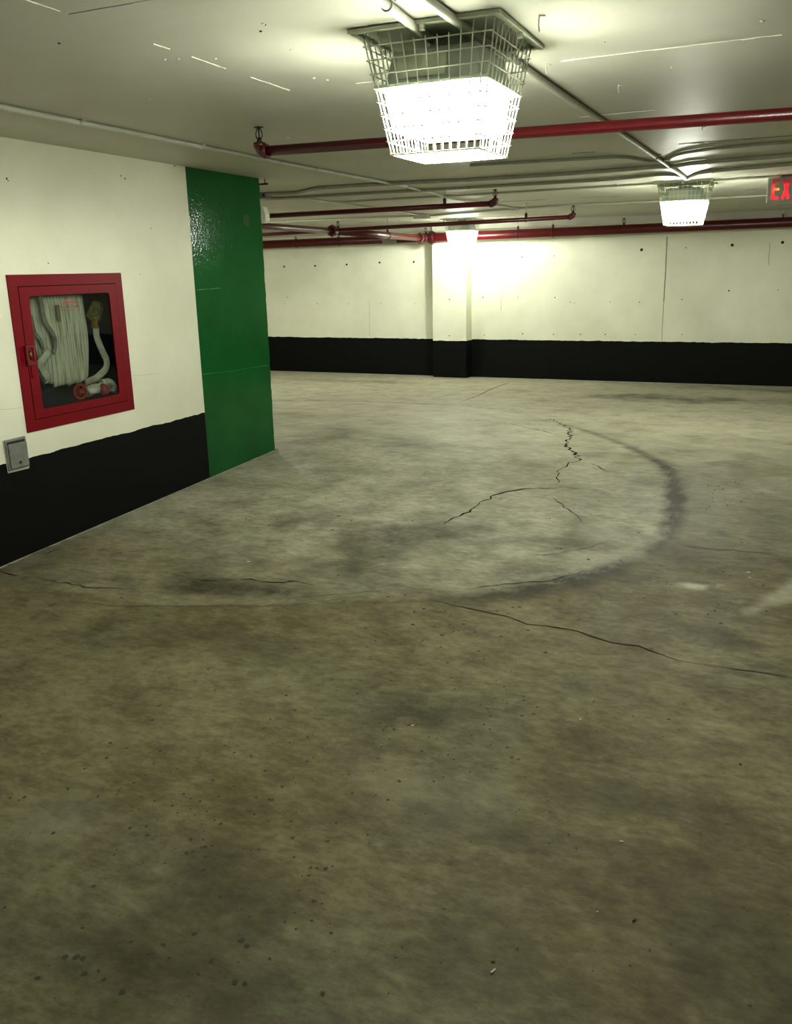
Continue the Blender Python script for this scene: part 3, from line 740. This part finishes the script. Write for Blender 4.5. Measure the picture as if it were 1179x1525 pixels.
# wall main
YM = 12.93
a = Yp(394, 364.5, YM); m_ = Yp(703, 351.5, YM); q = Yp(1179, 331, YM)
t = thing('wall_main_pipe', 'thick red main pipe running along the top of the far wall', 'pipe', tuple(m_))
d0 = (m_-a).normalized(); d1 = (q-m_).normalized(); RM = .066
b = MB(); b.tube([tuple(a-d0*2.5), tuple(a), tuple(m_), tuple(q), tuple(q+d1*5.2)], RM, 24); part(b, 'pipe', M['red_pipe'], t)
c = Yp(643, 354, YM); coupling(t, tuple(c), RM, (1,0,0), .09)
c = Yp(636, 354.5, YM)
b = MB(); b.tube([tuple(far-(far-ZM).normalized()*.02), (c.x, c.y, c.z)], .052, 18); part(b, 'tee', M['red_dark'], t)
def on_main(u):
    p = Yp(u, 350, YM); 
    e, f_ = (a, m_) if p.x < m_.x else (m_, q)
    k = (p.x-e.x)/(f_.x-e.x); return e.lerp(f_, k)
for u in (771, 823, 1163): p = on_main(u); hanger(t, tuple(p), RM, cz(p.x, p.y)-.001)
for u in (440, 504):
    p = on_main(u); b = MB(); b.torus((p.x, p.y, p.z+RM+.018), .018, .006, ax=(0,1,0), n=16, m=6); b.torus(p, RM+.004, .004, ax=(1,0,0), n=20, m=6); part(b, 'pipe_strap', M['red_dark'], t)
for u in (928, 634): p = on_main(u); sprinkler(t, (p.x, p.y, p.z+RM-.002), 1.15)
b = MB(); p = on_main(571); r_ = on_main(592); b.lathe(p, [(RM+.004, 0), (RM+.004, (r_-p).length)], 24, ax=(r_-p)); part(b, 'grey_sleeve', M['seam_dark'], t)['label'] = 'grey sleeve on the left stretch of the pipe'

# ================================================================== CONDUITS
def conduit(pix, r, label, mat_='white_conduit', dz=None, name='conduit', clips=(), smooth=True, group=None, pts=None, cat='conduit'):
    dz = r if dz is None else dz
    P = pts or [C(u, v, dz+.001) for u, v in pix]
    P = [Vector((p[0], p[1], cz(p[0], p[1])-dz-.001)) for p in P]
    Q = catmull(P, 8) if smooth and len(P) > 2 else P
    b = MB(); b.tube(Q, r, 12)
    o = b.build(name, M[mat_], None, tuple(Q[0])); tag(o, label, cat, group)
    for u, v in clips:
        c = C(u, v, dz); k = min(range(len(Q)-1), key=lambda i: (Q[i]-c).length + (Q[i+1]-c).length)
        d = (Q[k+1]-Q[k]); t_ = max(0, min(1, (c-Q[k]).dot(d)/d.length_squared)); c = Q[k]+d*t_; d.normalize(); s_ = d.cross(Vector((0,0,1))).normalized()
        cb = MB(); cb.torus(c, r+.0015, .003, ax=d, n=14, m=6); e = c+s_*(r+.012)
        cb.box((e.x-.009, e.y-.009, cz(e.x, e.y)-.006), (e.x+.009, e.y+.009, cz(e.x, e.y)-.0005), .001)
        cb.lathe((e.x, e.y, cz(e.x, e.y)-.010), [(.004, 0), (.004, .006)], 6)
        cp = cb.build('clip', M[mat_], o); cp.data.transform(__import__('mathutils').Matrix.Translation(-Vector(Q[0])))
    return o
zc = lambda p: (p[0], p[1], 0)
conduit(None, .0125, 'long straight conduit on the ceiling running beside the left wall', 'white_conduit', pts=[(-3.205, -5.9), (-3.212, 5.0), (-3.19, 7.3), (-3.10, 8.2), (-2.98, 9.2), (-2.89, 9.66)] and [tuple(C(u, v, .013)) for u, v in [(-300, 88),(0,158.5),(200,198.5),(380,234.5),(500,258),(606,277.5)]], clips=[(120,182),(300,218),(470,252)])
conduit([(606,279),(640,286.5),(678,297),(740,305.5),(767,311)], .011, 'conduit continuing from the long left one towards the small distant lamp', 'white_conduit')
conduit([(437,295),(540,307.5),(622,319.5)], .011, 'short conduit running into the white ceiling junction box', 'white_conduit')
conduit(None, .0135, 'conduit entering the housing of the nearest lamp', 'white_conduit', pts=[(-1.075, -5.9), (-1.09, 2.3), (-1.13, 2.83)], clips=[(583,6)], smooth=False, group=None)
k1 = [tuple(C(u, v, .013)) for u, v in [(722,61),(785,104),(866,160),(940,209),(1000,250),(1020,264)]]
conduit(None, .0135, 'straight conduit linking the nearest lamp to the lamp by the exit sign', 'white_conduit', pts=[(k1[0][0]+.0, -5.9)]+[(k1[0][0]+.0, 2.0)]+k1, clips=[(975,234)], smooth=False)
conduit([(395,289),(440,287),(470,281),(505,278),(607,272),(720,266.5),(860,257.5),(967,249),(1003,247.5),(1030,243),(1100,237),(1179,231),(1400,212)], .015, 'thick conduit crossing the ceiling in front of the second sprinkler head', 'grey_conduit', clips=[(755,264),(1058,241)])
conduit([(395,296),(433,294.5),(520,289.5),(610,284.5),(720,278),(860,270),(935,264.5),(985,259.5),(1010,262),(1021,266)], .013, 'conduit crossing the ceiling from the column to the lamp by the exit sign', 'grey_conduit', clips=[(700,280)])
conduit([(1023,266),(1036,260.5),(1048,257),(1062,254.5),(1110,250),(1179,244),(1400,225)], .014, 'conduit curving away right from the lamp by the exit sign', 'grey_conduit', clips=[(1062,254.5)])
conduit([(440,295.5),(470,298),(493,301),(520,300.5),(560,298),(640,293.5),(720,289),(860,280.5),(976,273.5),(1064,269),(1111,265.5),(1164,262)], .010, 'thin straight conduit crossing the ceiling to the exit sign', 'white_conduit', clips=[(922,277.5),(1113,265.3)])
conduit([(700,246),(860,237),(910,234),(936,235),(967,240),(990,238.5),(1010,229.5),(1040,224),(1068,220.5),(1120,215.5),(1179,211),(1400,195)], .010, 'wavy conduit crossing the ceiling nearest the viewer, behind the front sprinkler pipe', 'grey_conduit', clips=[(994,236)])
conduit([(394,331.5),(520,325.5),(620,321.5)], .012, 'conduit crossing the ceiling left of the white junction box', 'white_conduit')
conduit([(636,321.5),(700,316),(767,311),(860,305.3),(985,299.5),(1060,295),(1139,291),(1300,280)], .012, 'conduit crossing the ceiling below the exit sign lamp, near the far wall', 'white_conduit')
# junction boxes
def jbox(p, hx, hy, hz, label, m='grey_conduit'):
    z = cz(p.x, p.y); t = thing('junction_box', label, 'junction box', (p.x, p.y, z))
    b = MB(); b.box((-hx, -hy, -hz), (hx, hy, -.001), .004); b.build('body', M[m], t)
    b = MB(); b.box((-hx-.003, -hy-.003, -hz-.004), (hx+.003, hy+.003, -hz+.001), .001)
    for s in (-1, 1): b.lathe((s*hx*.7, 0, -hz-.006), [(.004, 0), (.004, .004)], 7)
    b.build('cover', M[m], t); return t
jbox(C(628, 321.5, .02), .095, .055, .05, 'white rectangular junction box on the ceiling left of the small distant lamp', 'white_conduit')
jbox(C(767, 311, .015), .035, .035, .03, 'tiny junction box where two ceiling conduits meet right of the distant lamp', 'white_conduit')
t = jbox(C(394, 291, .02), .045, .05, .045, 'grey junction box with a round knockout beside the top of the green column', 'galv')
b = MB(); b.lathe((.02, -.0505, -.022), [(.011, 0), (.011, .0015)], 12, ax=(0,-1,0)); b.build('knockout', M['hole'], t)
# sleeve beside the top of the column
P0 = W(386, 276.5, XW-.01); b = MB(); b.tube([(XW-.03, 6.2, cz(XW, 6.2)-.038), (XW+.045, 6.2, cz(XW, 6.2)-.038)], .008, 10)
b.tube([(XW+.02, 6.2, cz(XW, 6.2)-.034), (XW+.02, 6.2, cz(XW, 6.2))], .004, 8)
tag(b.build('pipe_stub', M['black_metal']), 'short black pipe stub poking out at the top corner of the green column', 'pipe stub')
# white box on the far side of the column corner
za_, zb_ = W(390, 308).z, W(392, 332).z
t = thing('wall_box', 'small white box on the hidden side of the green column, beside the red pipes', 'box', (XW-.02, 6.20, zb_))
b = MB(); hz_ = za_-zb_; v = [(-.08, 0, 0), (.034, 0, 0), (.046, 0, hz_*.15), (.046, 0, hz_*.55), (.026, 0, hz_), (-.08, 0, hz_)]
lo = [b.bm.verts.new((x, -.03, z)) for x, _, z in v]; hi = [b.bm.verts.new((x, .03, z)) for x, _, z in v]
b._f(lo); b._f(hi[::-1])
for i in range(6): b._f([lo[i], lo[(i+1)%6], hi[(i+1)%6], hi[i]])
b.build('body', M['cage'], t)

# hanging wire stubs on the ceiling
for (u, v, L, lab) in [(803,22,.045,'bent wire stub in the ceiling right of the nearest lamp'), (814,95,.035,'short wire stub on the ceiling joint right of the nearest lamp'), (921,126,.032,'wire stub in the ceiling above the front red pipe'),
                       (1046,188,.018,'tiny wire stub in the ceiling just behind the front red pipe')]:
    p = C(u, v); b = MB(); b.tube([(0, 0, .002), (-.002, 0, -L*.6), (.001, 0, -L)], .0022, 7); b.tube([(-.001, 0, -.003), (.018, .004, -.004)], .002, 6)
    o = b.build('wire_stub', M['white_conduit']); o.location = (p.x, p.y, cz(p.x, p.y)); tag(o, lab, 'wire stub', 'wire stubs in the ceiling')

# ================================================================== EXIT SIGN
p = C(1142, 264, .03)
t = thing('exit_sign', 'red illuminated exit sign hanging from the ceiling at the right edge', 'exit sign', (p.x, 8.20, cz(p.x, 8.2)))
yS = 8.20
TL = Yp(1144, 264, yS); BLc = Yp(1142, 301, yS)
x0 = (TL.x+BLc.x)/2; zt, zb = TL.z, BLc.z; w = .33
loc = Vector(t.location)
b = MB(); b.box((x0, yS, zb), (x0+w, yS+.05, zt), .004); part(b, 'body', simple('sign_body', (.34, .33, .27), .6), t)
b = MB(); b.box((x0-.006, yS-.004, zb-.002), (x0+.002, yS+.054, zt+.002), .001); part(b, 'edge_trim', M['cage'], t)
b = MB(); b.box((x0+.075, yS-.004, zt), (x0+w-.075, yS+.054, zt+.03), .003); part(b, 'canopy', M['black_metal'], t)
b = MB(); b.box((x0+.14, yS+.01, zt+.03), (x0+.19, yS+.04, cz(x0, yS)-.001), .002); part(b, 'stem', M['white_conduit'], t)
def letter_mat():
    m, nt, bs = mat('exit_letters'); N = nt.nodes; L = nt.links
    bs.inputs['Base Color'].default_value = (.35, .01, .02, 1)
    g = N.new('ShaderNodeNewGeometry'); d = N.new('ShaderNodeVectorMath'); d.operation = 'DISTANCE'; L.new(g.outputs['Position'], d.inputs[0])
    hc = Yp(1159, 283, yS); d.inputs[1].default_value = (hc.x, hc.y, hc.z)
    r = N.new('ShaderNodeValToRGB'); e = r.color_ramp.elements; e[0].position = 0; e[0].color = (1, .36, .04, 1); e[1].position = .05; e[1].color = (1, .012, .03, 1)
    L.new(d.outputs['Value'], r.inputs[0]); L.new(r.outputs[0], bs.inputs['Emission Color'])
    s = N.new('ShaderNodeSeparateXYZ'); L.new(g.outputs['Position'], s.inputs[0])
    mr = N.new('ShaderNodeMapRange'); mr.inputs[1].default_value = zt-.075; mr.inputs[2].default_value = zt-.045; mr.inputs[3].default_value = .33; mr.inputs[4].default_value = .04
    L.new(s.outputs['Z'], mr.inputs[0]); L.new(mr.outputs[0], bs.inputs['Emission Strength'])
    return m
LM = letter_mat()
H = (zt-zb); ly0, ly1 = zb+H*.10, zt-H*.10; hh = ly1-ly0; sw = .020
def bar(b, x0_, z0_, x1_, z1_, w_=sw):
    a_, c_ = Vector((x0_, 0, z0_)), Vector((x1_, 0, z1_)); d = (c_-a_).normalized(); n_ = Vector((-d.z, 0, d.x))*w_/2
    q = [a_-n_, c_-n_, c_+n_, a_+n_]
    f = [b.bm.verts.new((k.x, yS-.003, k.z)) for k in q]; g_ = [b.bm.verts.new((k.x, yS+.001, k.z)) for k in q]
    b._f(f); b._f(g_[::-1])
    for i in range(4): b._f([f[i], f[(i+1)%4], g_[(i+1)%4], g_[i]])
lx = x0+.030
cw = .058
for ch in 'EXIT':
    b = MB()
    if ch == 'E':
        bar(b, lx+sw/2, ly0, lx+sw/2, ly1); 
        for zz in (ly0+sw/2, (ly0+ly1)/2, ly1-sw/2): bar(b, lx+sw/2, zz, lx+cw, zz, sw*.95)
    elif ch == 'X': bar(b, lx+.006, ly0, lx+cw-.006, ly1, sw*1.05); bar(b, lx+.006, ly1, lx+cw-.006, ly0, sw*1.05)
    elif ch == 'I': bar(b, lx+sw/2, ly0, lx+sw/2, ly1)
    else: bar(b, lx+cw/2, ly0, lx+cw/2, ly1); bar(b, lx, ly1-sw/2, lx+cw, ly1-sw/2)
    part(b, 'letter_'+ch.lower(), LM, t)
    lx += (cw if ch != 'I' else sw)+.021

# ================================================================== FIRE HOSE CABINET
t = thing('fire_hose_cabinet', 'red fire hose cabinet with a glass window set into the left wall', 'fire hose cabinet', (XW, (CY0+CY1)/2, CZ0))
def frame_mb(ya, yb, za, zb_, w, xa, xb, bev=.002, rin=0):
    b = MB(); b.box((xa, ya, za), (xb, yb, za+w), bev); b.box((xa, ya, zb_-w), (xb, yb, zb_), bev)
    b.box((xa, ya, za+w), (xb, ya+w, zb_-w), bev); b.box((xa, yb-w, za+w), (xb, yb, zb_-w), bev); return b
b = frame_mb(CY0, CY1, CZ0, CZ1, .062, XW-.004, XW+.010, 0); part(b, 'outer_frame', M['red_cab'], t)
# back box inside the wall
b = MB(); dp = .20; e = .025; ya, yb, za, zb2 = CY0+e, CY1-e, CZ0+e, CZ1-e; xb = XW-dp
b.box((xb, ya, za), (xb+.004, yb, zb2)); b.box((xb, ya, za), (XW-.006, ya+.004, zb2)); b.box((xb, yb-.004, za), (XW-.006, yb, zb2)); b.box((xb, ya, za), (XW-.006, yb, za+.004)); b.box((xb, ya, zb2-.004), (XW-.006, yb, zb2))
part(b, 'back_box', M['dark_blue'], t)
# door with rounded window opening
gy0, gy1, gz0, gz1 = 3.703, 4.343, .742, 1.373; dy0, dy1, dz0, dz1 = CY0+.066, CY1-.066, CZ0+.066, CZ1-.066
b = MB(); rr = .022; nseg = 5; outer = []; inner = []
def rrect(y0, y1, z0, z1, r, n):
    o = []
    for cy_, cz_, a0 in ((y1-r, z1-r, 0), (y0+r, z1-r, PI/2), (y0+r, z0+r, PI), (y1-r, z0+r, 3*PI/2)):
        for k in range(n+1): a_ = a0+PI/2*k/n; o.append((cy_+r*math.cos(a_), cz_+r*math.sin(a_)))
    return o
I_ = rrect(gy0, gy1, gz0, gz1, rr, nseg); O_ = rrect(dy0, dy1, dz0, dz1, .003, nseg)
for xa_ in ((XW+.003, XW+.012),):
    fr = [[b.bm.verts.new((x, y_, z_)) for y_, z_ in ring] for x in xa_ for ring in (O_, I_)]
    n = len(I_); Ob, Ib, Of, If = fr
    for i in range(n):
        j = (i+1) % n; b._f([Of[i], Of[j], If[j], If[i]]); b._f([Ob[j], Ob[i], Ib[i], Ib[j]]); b._f([Ob[i], Ob[j], Of[j], Of[i]]); b._f([If[i], If[j], Ib[j], Ib[i]])
door = part(b, 'door', M['red_cab'], t)
def sub(mb, name, m, parent):
    o = mb.build(name, m, parent); o.data.transform(__import__('mathutils').Matrix.Translation(-Vector(t.location))); return o
b = MB(); b.box((XW+.002, gy0-.01, gz0-.01), (XW+.006, gy1+.01, gz1+.01)); sub(b, 'window_pane', M['glass'], door)
# handle on the left of the door
hp = W(45, 530, XW+.02); hy, hz = hp.y, hp.z
b = MB(); b.box((XW+.012, hy-.030, hz-.052), (XW+.018, hy+.030, hz+.058), .002)
b.box((XW+.012, hy-.030, hz+.046), (XW+.030, hy+.030, hz+.058), .002); b.box((XW+.012, hy-.030, hz-.052), (XW+.030, hy+.030, hz-.030), .002)
b.box((XW+.012, hy-.030, hz-.040), (XW+.030, hy-.020, hz+.050), .002); b.box((XW+.012, hy+.020, hz-.040), (XW+.030, hy+.030, hz+.050), .002)
hd = sub(b, 'handle', simple('handle_red', (.20, .022, .025), .3, .3), door); hd['label'] = 'dull red recessed pull handle with a latch'
b = MB(); b.tube([(XW+.022, hy+.004, hz+.03), (XW+.028, hy-.004, hz+.006), (XW+.022, hy+.006, hz-.02)], .006, 8); sub(b, 'latch', M['brass'], door)
b = MB(); b.box((XW+.012, hy+.000, hz-.125), (XW+.018, hy+.016, hz-.052), .002); sub(b, 'pull_tab', M['red_cab'], door)
# writing on the glass: faint red lines of small print
b = MB(); red = simple('red_print', (.42, .09, .07), .6)
random.seed(3)
def text_line(u0, v0, u1, v1, h, gap=.3):
    p, q = W(u0, v0, XW+.0066), W(u1, v1, XW+.0066); yy = p.y
    while yy < q.y:
        wv = random.uniform(.005, .011); k = (yy-p.y)/(q.y-p.y); z = p.z+(q.z-p.z)*k
        if random.random() > .12: b.box((XW+.0062, yy, z-h/2), (XW+.0066, min(yy+wv, q.y), z+h/2*random.uniform(.6, 1)))
        yy += wv+.0025
text_line(91, 447, 116, 447, .004); text_line(94, 450.5, 114, 450, .010); text_line(91, 457.5, 116, 456, .010); text_line(88, 462.5, 117, 461, .0025, 0)
sub(b, 'printed_lines', red, door)['label'] = 'rows of small red print on the glass'
# hose pack: vertical folds of flat hose hung on a rack
x_h = XW-.075
def hw(u, v, dx=0): return W(u, v, x_h+dx)
b = MB()
ncol = 22; topv = W(60, 443, x_h); botv = W(90, 570, x_h)
yL, yR = W(52, 500, x_h).y, W(124, 500, x_h).y
ztop, zbot = W(80, 441, x_h).z, W(90, 571, x_h).z
for k in range(ncol):
    f = k/(ncol-1); y_ = yL+(yR-yL)*f
    lean0 = W(42+74*f, 443, x_h).y; mid = W(52+72*f, 510, x_h).y; low = W(66+60*f, 568, x_h).y
    zb_ = zbot+random.uniform(-.012, .012)+(.03*(1-f) if f < .2 else 0); dx = random.uniform(-.008, .012)
    pts = catmull([(x_h+dx, lean0, ztop), (x_h+dx+.01, (lean0+mid)/2+random.uniform(-.003,.003), (ztop+1.18)/2), (x_h+dx+.012, mid, 1.10), (x_h+dx+.006, low, zb_+.03), (x_h+dx-.01, low+.004, zb_)], 4)
    b.tube(pts, .0125, 8, flat=(.75, 2.2))
hs = thing('fire_hose', 'white canvas fire hose folded on a rack inside the red cabinet', 'fire hose', (x_h, yL, zbot))
part(b, 'folded_pack', M['hose'], hs)
b = MB(); b.tube(catmull([hw(142.5,487,.02), hw(143.5,500,.02), hw(148,513,.02), hw(153,525,.02), hw(158.5,537,.02), hw(157,549,.015), hw(149,558,.01), hw(140,565,0), hw(126,570,-.01)], 5), .026, 10, flat=(.28, 1.0))
part(b, 'loose_loop', M['hose_plain'], hs)
b = MB(); b.tube(catmull([hw(58,441,.05), hw(62,455,.05), hw(66,478,.05), hw(75,492,.055), hw(81,503,.055), hw(82,517,.05), hw(78,526,.05)], 5), .016, 8, flat=(.25, 1.0)); part(b, 'strap', M['hose_grey'], hs)
b = MB(); b.tube(catmull([hw(46,470,.045), hw(52,495,.045), hw(60,507,.05), hw(64,520,.05)], 5), .012, 8, flat=(.25, 1.0)); part(b, 'strap', M['hose_grey'], hs)
b = MB(); b.tube(catmull([hw(74,522,.06), hw(66,533,.065), hw(58,544,.06), hw(66,555,.05), hw(72,563,.04)], 5), .026, 8, flat=(.25, 1.0)); part(b, 'wrapped_band', M['hose_plain'], hs)
q = hw(86, 466, .05); b = MB(); b.box((q.x, q.y-.014, q.z-.05), (q.x+.006, q.y+.014, q.z+.045), .002); part(b, 'brown_tag', simple('brown_tag', (.16, .125, .06), .6), hs)['label'] = 'small brown tag'
q = hw(57, 560, .055); b = MB(); b.tube([hw(53,545,.05), hw(60,562,.05), hw(66,580,.05)], .012, 8); part(b, 'rack_arm', M['black_rubber'], hs)
# nozzle with crumpled clear film, brass coupling
q = hw(141, 482, .02)
nz_ = thing('hose_nozzle', 'brass hose nozzle wrapped in crumpled film at the top right of the cabinet', 'nozzle', tuple(q))
b = MB(); b.lathe(hw(141, 489, .02), [(.022, 0), (.024, .008), (.021, .012), (.021, .05), (.026, .055), (.026, .065), (.018, .07)], 18); part(b, 'coupling', M['brass'], nz_)
b = MB(); c0 = hw(141, 466, .02); bmesh.ops.create_icosphere(b.bm, subdivisions=4, radius=1)
for v_ in b.bm.verts:
    nn = mnoise.fractal(v_.co*2.2+Vector((3,1,2)), .8, 2.2, 4); k = 1+.28*nn
    v_.co = Vector((v_.co.x*.028*k, v_.co.y*.062*k, v_.co.z*.062*k))+c0+Vector((0, .018*(v_.co.z > 0), .008))
part(b, 'film_wrap', M['clearplastic'], nz_)
# valve
q = hw(135, 582, 0)
vt = thing('hose_valve', 'white hose valve with a red handwheel at the bottom of the cabinet', 'valve', tuple(q))
b = MB(); b.tube([hw(128,584,.0), hw(140,579,.01), hw(158,577,.0)], .032, 16); b.tube(catmull([hw(150,570,.0), hw(162,568,.0), hw(169,575,.0), hw(167,584,.0)], 5), .020, 12)
part(b, 'body', simple('valve_white', (.50, .50, .42), .5, bump=.5, bscale=60, var=.35, vscale=40), vt)
hc_ = hw(119.5, 583, .045); ax_ = Vector((1, -.15, .05)).normalized(); b = MB(); b.torus(hc_, .043, .0085, ax=ax_, n=28, m=8)
u_ = ax_.cross(Vector((0,0,1))).normalized(); w_ = ax_.cross(u_)
for k in range(5):
    a_ = 2*PI*k/5; b.tube([hc_-ax_*.006, hc_+(u_*math.cos(a_)+w_*math.sin(a_))*.042], .005, 6)
b.lathe(hc_-ax_*.015, [(.012, 0), (.012, .022)], 12, ax=ax_)
part(b, 'handwheel', simple('wheel_red', (.33, .03, .02), .25), vt)
b = MB(); cc_ = hw(157, 580, .05); b.lathe(cc_-Vector((.03,0,0)), [(.036, 0), (.038, .01), (.034, .035), (.02, .04)], 8, ax=(1,0,0)); part(b, 'cap', simple('cap_red', (.25, .015, .025), .35), vt)

# ================================================================== OUTLET COVER
py0, py1, pz0, pz1 = 3.405, 3.545, .440, .610
t = thing('outlet_cover', 'grey metal electrical cover plate at the far left, below the red cabinet', 'outlet cover', (XW, (py0+py1)/2, pz0))
b = MB(); b.box((XW-.03, py0, pz0), (XW+.012, py1, pz1), .003); part(b, 'box', M['galv'], t)
b = MB(); b.box((XW+.014, py0+.010, pz0+.010), (XW+.024, py1-.004, pz1-.022), .003)
lid = part(b, 'lid', M['galv'], t)
b = MB(); b.box((XW+.0122, py0+.008, pz1-.024), (XW+.0135, py1-.006, pz1-.010)); part(b, 'slot', M['hole'], t)
b = MB(); b.lathe((XW+.0235, (py0+py1)/2+.004, pz0+.038), [(.008, 0), (.008, .003), (.005, .004)], 12, ax=(1,0,0)); part(b, 'screw', M['black_metal'], t)
b = MB(); rough_pts = rrect(py0-.006, py1+.010, pz0-.012, pz1+.004, .006, 3)
vv = [b.bm.verts.new((XW+.003, y_+random.uniform(-.003,.004), z_+random.uniform(-.003,.003))) for y_, z_ in rough_pts]; vb = [b.bm.verts.new((XW-.002, v_.co.y, v_.co.z)) for v_ in vv]
b._f(vv); n = len(vv)
for i in range(n): b._f([vv[i], vv[(i+1)%n], vb[(i+1)%n], vb[i]])
part(b, 'sealant', simple('sealant', (.36, .37, .30), .7, bump=.5), t)

# ================================================================== LITTER ON THE FLOOR
LC = {'white': simple('paper_white', (.75, .76, .66), .7), 'brown': simple('dry_leaf', (.16, .06, .02), .7), 'grey': simple('grit', (.05, .045, .03), .8)}
for u, v, L, wd, rot, c, nm, lab in [
    (734,1447,.022,.006,1.2,'white','paint_chip','white paint chip on the floor near the bottom of the picture'),
    (925,1254,.014,.006,.1,'white','paint_chip','white paint chip on the open floor right of centre, near a dark streak'),
    (889,1359,.007,.005,.4,'white','paint_chip','tiny white speck on the floor left of the brown leaf scrap'),
    (370,837,.022,.012,.3,'white','paint_chip','white fleck on the floor in front of the black wall band'),
    (614,1081,.012,.006,.8,'white','paint_chip','white fleck in the dark stain in mid floor'),
    (1114,853,.020,.009,.1,'white','paint_chip','white fleck on the floor near the right edge, above the pale scrape'),
    (1116,861,.020,.009,.0,'white','paint_chip','lower white fleck just beside the pale scrape on the right'),
    (864,1072,.010,.006,.2,'white','paint_chip','white speck on the floor below the long crack'),
    (398,741,.060,.004,-.3,'white','plaster_thread','thin white plaster thread on the floor right of the green column'),
    (944,1371,.015,.007,.9,'brown','leaf_scrap','curled brown leaf scrap on the lower right floor'),
    (734,1433,.012,.006,.3,'brown','leaf_scrap','brown leaf scrap beside the white chip near the bottom'),
    (504,769,.020,.012,.3,'grey','grit','dark bit of grit alone on the grey floor in mid picture'),
    (1102,1139,.008,.012,.3,'grey','grit','small dark bit of grit on the right side of the floor')]:
    p = G(u, v); b = MB(); n = 9; ring = []; ringb = []
    for k in range(n):
        a_ = 2*PI*k/n; r_ = random.uniform(.75, 1.1); x_ = L/2*math.cos(a_)*r_; y_ = wd/2*math.sin(a_)*r_
        ring.append(b.bm.verts.new((x_, y_, .0022+.0015*math.cos(2*a_)))); ringb.append(b.bm.verts.new((x_*.9, y_*.9, 0)))
    b._f(ring); b._f(ringb[::-1])
    for k in range(n): b._f([ring[k], ring[(k+1)%n], ringb[(k+1)%n], ringb[k]])
    o = b.build(nm, LC[c]); o.location = (p.x, p.y, fz(p.y)+.0014); o.rotation_euler = (0, 0, rot); tag(o, lab, 'litter', 'scraps on the floor')

# ================================================================== CAMERA, WORLD, COLOUR
cam = bpy.data.cameras.new('camera'); co = bpy.data.objects.new('camera', cam); COL.objects.link(co)
from mathutils import Matrix
co.matrix_world = Matrix(((AR.x, AU.x, -AF.x, EYE.x), (AR.y, AU.y, -AF.y, EYE.y), (AR.z, AU.z, -AF.z, EYE.z), (0, 0, 0, 1)))
cam.sensor_fit = 'VERTICAL'; cam.sensor_height = 36.0; cam.lens = F_PX/1525*36.0; cam.clip_start = .05; cam.clip_end = 100
sc = bpy.context.scene; sc.camera = co
w = bpy.data.worlds.new('world'); sc.world = w; w.use_nodes = True
w.node_tree.nodes['Background'].inputs[0].default_value = (.6, .62, .5, 1); w.node_tree.nodes['Background'].inputs[1].default_value = .0
sc.view_settings.view_transform = 'Standard'; sc.view_settings.look = 'None'; sc.view_settings.exposure = 2.2; sc.view_settings.gamma = 1.0
sc.view_settings.use_curve_mapping = False
sc.cycles.max_bounces = 12; sc.cycles.diffuse_bounces = 8; sc.cycles.sample_clamp_indirect = 6
